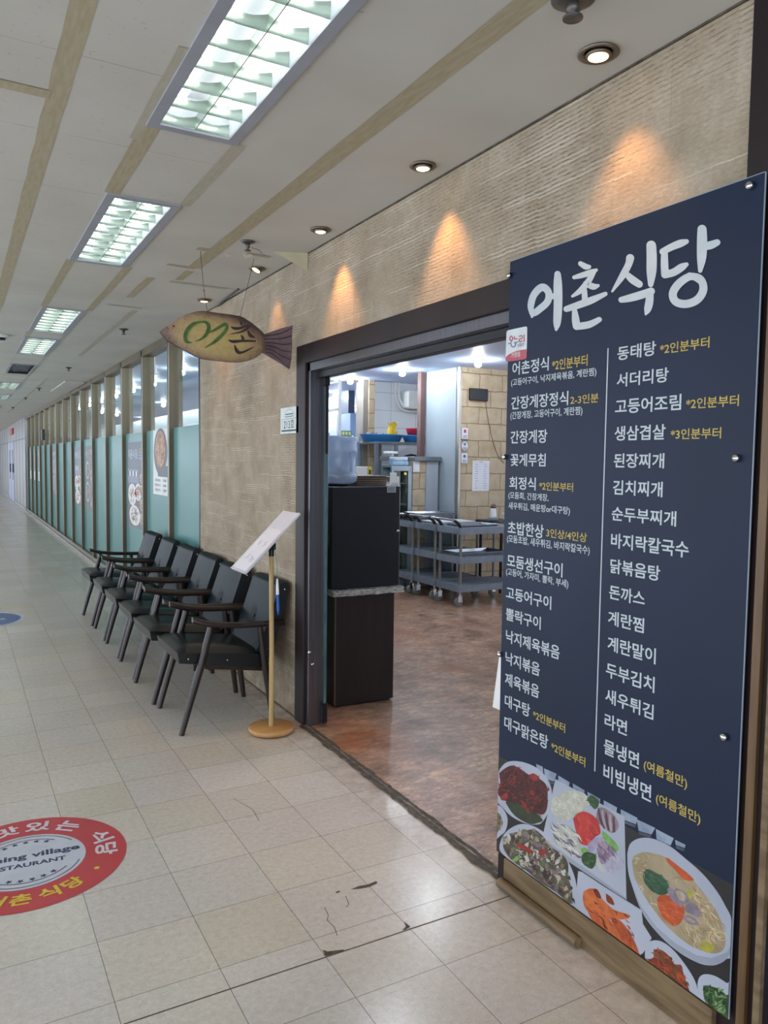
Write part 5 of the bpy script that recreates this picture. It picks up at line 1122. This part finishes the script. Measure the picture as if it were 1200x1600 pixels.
# stacked brown boards and white cup sign
BRW = pm('brown_board', '#6a564c', '#574439', 8, .4, stretch=(.5,6,1))
for k in range(5):
    b = MB(); b.box((2.21, 4.315, 1.3585+k*.0132), (2.425, 4.49, 1.3585+k*.0132+.0115), BRW, .002); tag(b.build('wooden_tray'), ['lowest', 'second lowest', 'middle', 'second highest', 'topmost'][k]+' brown tray in the stack behind the black cabinet top', 'tray', 'brown trays stacked on the black cabinet')
t = thing('cup_holder', 'small white sign and cup holder on the corner of the black cabinet', 'sign', (2.385, 4.20, 1.3585))
b = MB(); b.box((-.012,-.01,.0), (.072,.04,.003), M_WHITEPL); b.build('base', t); b = MB(); b.box((0,0,.003), (.048,.008,.085), M_WHITEPL, .003); b.box((.05,.0,.003), (.068,.008,.062), M_WHITEPL, .002); b.build('card', t)
b = MB()
for k in range(4): b.add([(.002+k*.014,-.011,.004),(.008+k*.014,-.011,.022),(.011+k*.014,-.011,.022),(.005+k*.014,-.011,.004)], [(0,1,2,3)], PD)
b.build('lettering', t)
# counter behind with white box and yellow label
t = thing('low_counter', 'pale low counter behind the black cabinet in the restaurant', 'counter', (2.50, 5.2, .004)); b = MB(); b.box((0,0,0), (.50,.5,1.36), M_WHITEPL, .004); b.build('body', t); b = MB(); b.box((-.02,-.02,1.36), (.52,.52,1.395), BRW, .003); b.build('top', t)
b = MB(); b.box((2.585,5.22,1.40), (2.765,5.42,1.472), M_WHITEPL, .003); tag(b.build('white_box'), 'white carton on the counter behind the black cabinet', 'box')
t = thing('yellow_carton', 'narrow yellow carton beside the white carton on the counter', 'box'); b = MB(); b.box((2.769,5.22,1.40), (2.800,5.40,1.474), pm('yellow_card', '#d9cf4a', None, 9, .5), .002); b.build('body', t); b = MB(); b.box((2.776,5.2185,1.415), (2.792,5.2195,1.45), PD); b.build('print', t)
b = MB(); b.lathe((2.56, 5.14+.1, 1.4), [(.0,0),(.05,0),(.062,.02),(.055,.03),(0,.03)], PD, 20); tag(b.build('black_dish'), 'black dish on the counter left of the white carton', 'dish')

# carts
M_POST = pm('cart_post', '#8d8a86', '#7d7a76', 10, .35, .5); M_WHEEL = pm('wheel_rubber', '#7c807c', '#6c706c', 10, .5)
def make_cart(L, Wd, label):
    t = thing('service_cart', label, 'cart', (0,0,.004), 0, 'grey three shelf service carts parked side by side')
    for z0, z1 in ((.157,.225), (.455,.525), (.762,.832)):
        b = MB(); ch = .05
        P_ = [(ch*.4,0),(L-ch*.4,0),(L,ch*.4),(L,Wd-ch*.4),(L-ch*.4,Wd),(ch*.4,Wd),(0,Wd-ch*.4),(0,ch*.4)]
        ins = [(min(max(x,.022),L-.022), min(max(y,.022),Wd-.022)) for x, y in P_]
        n = 8; vs = [(x,y,z0) for x,y in P_]+[(x,y,z1) for x,y in P_]+[(x,y,z1) for x,y in ins]+[(x,y,z1-.004) for x,y in ins]
        fs = [tuple(range(n))[::-1], tuple(range(3*n,4*n))]
        for r in range(3): fs += [(r*n+i, r*n+(i+1)%n, (r+1)*n+(i+1)%n, (r+1)*n+i) for i in range(n)]
        b.add(vs, fs, M_GREYPL); b.build('shelf', t)
    for x in (.035, L-.035):
        for y in (.035, Wd-.035):
            b = MB(); b.tube([(x,y,.225-.03), (x,y,.458)], .0155, M_POST, 12); b.tube([(x,y,.49), (x,y,.765)], .0155, M_POST, 12); b.build('post', t)
    for x in (.035, L-.035):
        for y in (.04, Wd-.04):
            c_ = empty('caster'); c_.parent = t
            b = MB(); b.tube([(x,y,.157),(x,y,.118)], .012, M_CHROME, 10); b.box((x-.03,y-.022,.052), (x+.02,y-.018,.118), M_CHROME, .001); b.box((x-.03,y+.018,.052), (x+.02,y+.022,.118), M_CHROME, .001); b.box((x-.03,y-.022,.114), (x+.02,y+.022,.12), M_CHROME); b.build('fork', c_)
            b = MB(); b.lathe((x-.015,y,.050), [(.0,-.014),(.044,-.014),(.050,-.008),(.050,.008),(.044,.014),(.0,.014)], M_WHEEL, 24, 'y'); b.lathe((x-.015,y,.050), [(.0,-.017),(.012,-.016),(.014,.016),(.0,.017)], M_CHROME, 14, 'y'); b.build('wheel', c_)
    H_ = empty('handle'); H_.parent = t
    for y in (.05, Wd-.05):
        b = MB(); b.tube(catmull([(.045,y,.826),(.015,y,.872),(-.035,y,.905),(-.075,y,.918)], 4), [.020]*4+[.017]*4+[.013]*5, M_BLACKM, 10); b.build('bracket', H_)
    b = MB(); b.tube([(-.075,.02,.918),(-.075,Wd-.02,.918)], .0125, M_CHROME, 12); b.build('grip_bar', H_)
    return t
c1 = make_cart(.80, .46, 'nearest grey three shelf cart on casters, steel tray on its middle shelf'); c1.location = (4.555, 6.535, .004)
c2 = make_cart(.64, .42, 'grey three shelf cart between the two other carts'); c2.location = (4.555, 7.025, .004)
c3 = make_cart(.62, .42, 'grey three shelf cart farthest left, half hidden by the black cabinet'); c3.location = (4.535, 7.475, .004)
M_TRY = pm('steel_tray', '#a9adb2', '#989ca2', 6, .22, .9)
def tray(x, y, z, L, W_, rz, label, m=M_TRY, h=.022):
    t = thing('metal_tray', label, 'tray', (x, y, z), rz, 'metal trays on the carts'); b = MB(); n = 4; o_ = [(-L/2,-W_/2),(L/2,-W_/2),(L/2,W_/2),(-L/2,W_/2)]
    i_ = [(x_*.95, y_*.93) for x_, y_ in o_]; j_ = [(x_*.92, y_*.89) for x_, y_ in o_]
    vs = [(x_,y_,h) for x_,y_ in o_]+[(x_,y_,h) for x_,y_ in i_]+[(x_,y_,.003) for x_,y_ in j_]+[(x_,y_,h-.003) for x_,y_ in o_]+[(x_,y_,h-.003) for x_,y_ in i_]+[(x_,y_,0) for x_,y_ in j_]
    fs = []
    for k in range(4):
        l_ = (k+1) % 4; fs += [(k,l_,4+l_,4+k),(4+k,4+l_,8+l_,8+k),(12+k,12+l_,l_,k),(12+k,16+k,16+l_,12+l_),(16+k,20+k,20+l_,16+l_)]
    fs += [(8,9,10,11),(23,22,21,20)]; b.add(vs, fs, m); b.build('tray_body', t); return t
tray(4.93, 6.78, .5285, .62, .36, .02, 'large steel tray on the middle shelf of the nearest cart', h=.035)
tray(4.90, 6.80, .8345, .50, .32, .06, 'flat steel tray on the top shelf of the nearest cart')
tray(4.88, 7.24, .8345, .52, .33, -.03, 'pale tray on the top shelf of the middle cart', M_WHITEPL)
for k in range(4): tray(4.875+.01*(k%2), 7.68-.012*k, .8345+.0235*k, .53, .36, .02*(k%3)-.02, ['bottom', 'second', 'third', 'top'][k]+' steel tray of the stack on the farthest cart')
# table with condiments
M_DKT = pm('dark_table_top', '#3b3834', '#2e2b28', 8, .35)
t = thing('dark_table', 'dark table against the tan stone pier behind the carts', 'table', (5.46, 7.02, .004)); b = MB(); b.box((0,0,.805), (.9,.50,.835), M_DKT, .004); b.build('table_top', t)
for x in (.05,.85):
    for y in (.05,.45): b = MB(); b.tube([(x,y,0),(x,y,.805)], .018, M_BLACKM, 10); b.build('leg', t)
t = thing('shaker', 'white shaker jar with dark lid standing in a grey dish', 'shaker', (5.50, 7.22, .84)); b = MB(); b.lathe((0,0,0), [(0,0),(.055,0),(.06,.02),(.058,.045),(.05,.045),(.05,.01)], M_GREYPL, 20); b.build('dish', t)
b = MB(); b.lathe((0,0,0), [(0,.01),(.038,.01),(.040,.05),(.034,.12),(.028,.15),(.0,.15)], M_WHITEPL, 20); b.build('jar', t); b = MB(); b.lathe((0,0,0), [(.030,.15),(.034,.16),(.030,.185),(.015,.197),(0,.198)], M_BR1, 20); b.build('lid', t)
def cups(x, y, n, label0):
    for k in range(n):
        b = MB(); b.lathe((x,y,.840+k*.0455), [(0,0),(.030,0),(.036,.028),(.036,.045),(.033,.045),(.029,.006),(0,.006)], M_WHITEPL, 20); tag(b.build('cup'), label0 % ('bottom' if k == 0 else 'top' if k == n-1 else ('second', 'third', 'fourth', 'fifth', 'sixth')[k-1]), 'cup', 'white cups stacked on the dark table')
cups(5.665, 7.20, 2, '%s white cup of the short stack beside the shaker'); cups(5.755, 7.22, 5, '%s white cup of the tall stack at the menu board edge')
# things on the pier
t = thing('wall_monitor', 'small black box hung high on the tan stone pier with a cable', 'monitor', (0, 7.56, 0)); b = MB(); b.box((5.352,-.04,2.262),(5.615,0,2.405), M_BLACKM, .006); b.build('housing', t)
b = MB(); b.tube(catmull([(5.60,-.006,2.265),(5.63,-.006,2.10),(5.70,-.006,1.85),(5.80,-.006,1.62),(5.90,-.006,1.52)], 5), .003, M_BLACKM, 6); b.build('cable', t)
t = thing('price_sheet', 'long white printed sheet on the tan stone pier', 'notice', (0, 7.56, 0)); b = MB(); b.box((5.43,-.004,1.178),(5.68,0,1.545), M_PAP); b.build('sheet', t); b = MB(); rr = random.Random(9)
for k in range(11):
    for x in (5.47, 5.60): b.box((x,-.0052,1.21+k*.029), (x+rr.uniform(.02,.05),-.0042,1.214+k*.029), INK)
b.box((5.53,-.0052,1.525), (5.585,-.0042,1.530), INK); b.build('print', t)
for z, h, lb, c_ in ((1.80,.13,'topmost small notice with a red mark on the stone pier edge','#a8434e'), (1.66,.11,'middle small round notice on the stone pier edge','#5c7fb0'), (1.51,.12,'lowest small notice with a blue picture on the stone pier edge','#4a6a88')):
    t = thing('small_notice', lb, 'notice', (0, 7.545, 0)); b = MB()
    if 'round' in lb: b.poly([(5.292+.044*math.cos(2*PI*k/20), -.012, z+.055+.055*math.sin(2*PI*k/20)) for k in range(20)], M_PAP); b.add([(5.25,-.011,z+.05),(5.30,-.011,z+.05),(5.30,.012,z+.05)],[(0,1,2)], M_PAP)
    else: b.box((5.25,-.012,z),(5.335,.012,z+h), M_PAP)
    b.build('sheet', t, recalc=False); b = MB(); mk = pm('mark_'+c_, c_, None, 20, .5)
    b.box((5.275,-.0135,z+h*.55),(5.31,-.0125,z+h*.85), mk)
    for k in range(3): b.box((5.265,-.0135,z+.012+k*.012),(5.32,-.0125,z+.017+k*.012), mk if k == 1 else INK)
    b.build('print', t)
# stand with stone side and display fridge
t = thing('serving_counter', 'tall counter with grey and tan side panels before the white partition', 'counter', (0, 7.93, 0)); b = MB(); b.box((4.82,0,.004),(5.00,.40,1.53), M_PIER, .003); b.build('tan_panel', t); b = MB(); b.box((5.005,0,.004),(5.185,.40,1.53), pm('grey_laminate', '#aab0b8', None, 4, .35), .003); b.build('grey_panel', t)
b = MB(); b.box((4.82,-.04,1.53),(5.20,.44,1.585), pm('grey_top', '#6c7078', None, 6, .3), .004); b.box((4.60,.26,1.53),(4.82,.44,1.585), pm('grey_top', '#6c7078'), .004); b.build('top', t)
b = MB(); b.box((4.82,-.003,1.40),(4.91,-.0005,1.53), M_PAP); b.build('paper_note', t)
t = thing('display_fridge', 'glass door display fridge with steel frame beside the serving counter', 'fridge', (0, 7.94, 0)); M_SG = pm('steel_grey', '#8e979f', '#7f8890', 6, .3, .6)
b = MB(); x0, x1, z1 = 4.53, 4.81, 1.47
b.box((x0,0,.004),(x0+.03,.03,z1), M_SG); b.box((x1-.05,0,.004),(x1,.03,z1), M_SG); b.box((x0+.03,0,z1-.06),(x1-.05,.03,z1), M_SG); b.box((x0,.03,.004),(x1,.25,.1), M_SG); b.box((x0,.22,.1),(x1,.25,z1), M_SG); b.box((x0,.03,z1-.02),(x1,.25,z1), M_SG); b.build('frame', t)
b = MB(); b.box((x0+.03,.012,.1),(x1-.05,.018,z1-.06), thin_glass('fridge_glass', (.55,.66,.66))); b.build('glass_door', t)
for z in (.75, 1.0, 1.25): b = MB(); b.box((x0+.02,.03,z),(x1-.02,.22,z+.012), M_WHITEPL); b.build('shelf', t)
b = MB(); b.box((x1-.10,.008,1.36),(x1-.07,.012,1.39), pm('yellow_card', '#d9cf4a', None, 9, .5)); b.build('sticker', t)
b = MB(); b.box((4.56,7.96,1.472),(4.78,8.09,1.53), pm('clear_blue_box', '#8fb0cc', '#7a9dbd', 20, .2), .01); b.box((4.57,7.965,1.528),(4.77,8.085,1.575), pm('crate_clear', '#c2ccd2', '#9fb0ba', 40, .2), .01); tag(b.build('plastic_container'), 'clear blue plastic container on top of the display fridge', 'container')
t = thing('tape_dispenser', 'white pump dispenser on the tall serving counter', 'dispenser', (4.71, 8.29, 1.586)); b = MB(); b.box((-.09,-.03,.03),(.09,.03,.06), M_WHITEPL, .006); b.build('head', t); b = MB(); b.box((.0,-.02,.0),(.03,.02,.03), M_WHITEPL, .003); b.build('stem', t)
# steel rack with basins
t = thing('steel_rack', 'grey steel shelving rack against the kitchen tiles', 'shelf', (0, 8.95, 0)); RZ = 1.785
for x in (4.86, 5.16, 5.80):
    b = MB(); b.box((x,0,.004),(x+.04,.04,RZ), M_SG); b.build('post', t)
    b = MB(); b.box((x,.46,.004),(x+.04,.5,RZ), M_SG); b.build('post', t)
for z in (RZ, 1.31, .7): b = MB(); b.box((4.84,-.01,z-.03),(5.86,.51,z), M_SG, .003); b.build('shelf', t)
BLU = pm('blue_basin_plastic', '#2f7fc0', '#2a74b2', 6, .3); RED = pm('red_basin_plastic', '#c9374e', '#b92f45', 6, .3)
def basin(x, y, z, rx, ry, h, m, label):
    t = thing('basin', label, 'basin', (x, y, z)); b = MB(); n = 32; pr_ = [(.80,0),(.97,h*.85),(1.03,h),(1.0,h),(.94,h*.85),(.78,.008)]
    vs = [(rx*r*math.cos(2*PI*k/n), ry*r*math.sin(2*PI*k/n), hh) for r, hh in pr_ for k in range(n)]
    fs = [(i*n+k, i*n+(k+1)%n, (i+1)*n+(k+1)%n, (i+1)*n+k) for i in range(len(pr_)-1) for k in range(n)]+[tuple(range(n))[::-1], tuple(range((len(pr_)-1)*n, len(pr_)*n))]
    b.add(vs, fs, m, True); b.build('bowl', t); return t
basin(5.06, 9.16, RZ+.001, .325, .22, .10, BLU, 'wide blue plastic basin on top of the steel rack, filled with bags')
basin(5.62, 9.16, RZ+.001, .21, .2, .10, BLU, 'smaller blue basin on the steel rack beside the partition')
basin(5.60, 9.16, RZ+.112, .14, .14, .09, RED, 'red plastic basin sitting above the smaller blue basin')
b = MB(); rr = random.Random(3)
for k in range(26):
    a = rr.uniform(0, 2*PI); r = rr.uniform(0, .20); b.lathe((4.98+r*.8*math.cos(a), 9.16+r*.8*math.sin(a), RZ+.085+rr.uniform(-.01,.025)), [(0,-.02),(rr.uniform(.02,.035),0),(0,.02)], rr.choice([cm('bag1', '#9b6a68', '#7d5150'), cm('bag2', '#c9c3bf', '#aaa49f'), cm('bag3', '#6b4a48', '#543a38')]), 7)
o = b.build('snack_bags'); tag(o, 'heap of small wrapped packets in the wide blue basin', 'packets', kind='stuff')
YEL = pm('yellow_bag', '#d9b62a', '#c9a520', 14, .35, bs=.5, bscale=20)
b = MB(); vs = []; n = 16
for i, (r, z) in enumerate(((.05,0),(.085,.05),(.08,.11),(.06,.16),(.055,.20),(.075,.235))):
    for k in range(n): a = 2*PI*k/n; q = 1+.18*noise.noise((math.cos(a)*2, math.sin(a)*2, i*.6)); vs.append((5.215+r*q*math.cos(a), 9.14+r*.6*q*math.sin(a), RZ+.03+z+.015*math.sin(3*a)*(i > 3)))
b.add(vs, [(i*n+k, i*n+(k+1)%n, (i+1)*n+(k+1)%n, (i+1)*n+k) for i in range(5) for k in range(n)]+[tuple(range(n))[::-1]], YEL, True); tag(b.build('yellow_bag'), 'bright yellow bag standing in the blue basin on the rack', 'bag')
b = MB(); b.lathe((5.50, 9.1, 1.312), [(0,0),(.13,0),(.14,.1),(.13,.24),(.09,.30),(.0,.32)], PD, 24); tag(b.build('black_pot'), 'black round pot on the middle shelf of the steel rack', 'pot')
b = MB(); b.box((5.21,9.0,1.312),(5.345,9.3,1.42), M_WHITEPL, .004); tag(b.build('white_tub'), 'white tub on the middle shelf of the steel rack', 'box')
# air conditioner
t = thing('air_conditioner', 'white wall air conditioner with curved hoses on the kitchen tiles', 'air conditioner', (0,9.62,0)); b = MB(); b.prism([(5.62,2.30),(5.66,2.28),(6.5,2.28),(6.5,2.54),(5.66,2.54),(5.62,2.52)], 'y', -.22, 0, M_WHITEPL); b.build('housing', t, .01)
b = MB(); b.tube(catmull([(5.50,-.05,ZC),(5.49,-.06,2.5),(5.52,-.06,2.36),(5.60,-.06,2.28),(5.75,-.06,2.25),(6.4,-.06,2.25)], 5), .018, M_WHITEPL, 10); b.tube(catmull([(5.56,-.05,ZC),(5.55,-.06,2.5),(5.57,-.06,2.40),(5.63,-.08,2.31)], 5), .018, M_WHITEPL, 10); b.build('hose', t)
# blue cabinet behind half wall and its signs
t = thing('tall_fridge', 'tall pale blue cabinet behind the half wall', 'cabinet', (0,10.9,0)); b = MB(); b.box((5.45,0,.004),(5.95,.5,2.28), pm('fridge_blue', '#8ea6cc', '#839bc2', 3, .35), .01); b.build('body', t); b = MB(); b.box((5.66,-.02,1.98),(5.685,0,2.12), M_BLACKM, .003); b.build('handle', t)
t = thing('table_sign', 'small green framed sign on top of the pale half wall', 'sign', (4.62,9.60,1.866)); b = MB(); b.box((0,0,0),(.20,.02,.075), pm('sign_green', '#5d7a4c', None, 9, .5), .002); b.build('board', t); b = MB()
for k in range(4): b.box((.014+k*.047,-.002,.014),(.046+k*.047,0,.060), pm('sign_cell', '#c9cf9a', None, 9, .5))
b.build('print', t)
b = MB(); b.box((4.33,9.63,1.866),(4.50,9.66,1.905), pm('blue_sign', '#4a67b8', None, 9, .5), .002); tag(b.build('blue_sign'), 'small blue sign strip on the pale half wall, left end', 'sign')
t = thing('folding_board', 'pale board just inside the entrance, a sliver showing beside the menu board edge', 'board', (1.95, 2.36, .006), math.radians(3))
b = MB(); b.prism([(-.03, .50), (.03, .50), (.07, .62), (.03, .70), (.0, .71)], 'y', -.30, .13, M_WHITEPL); b.build('panel', t)
for y in (-.26, .09): b = MB(); b.box((-.012, y-.012, 0), (.012, y+.012, .505), M_ALUL); b.build('leg', t)
# teal bin beyond the dark pillar
t = thing('teal_bin', 'teal box with red lid at the lower right edge of the photo', 'bin', (1.90,.72,.004)); b = MB(); b.box((0,0,0),(.30,.51,.255), pm('teal_plastic', '#2f7f9c', '#276f8c', 6, .4), .01); b.build('body', t); b = MB(); b.box((-.008,-.008,.255),(.308,.518,.285), pm('red_lid', '#8c2c38', None, 6, .4), .006); b.build('lid', t)
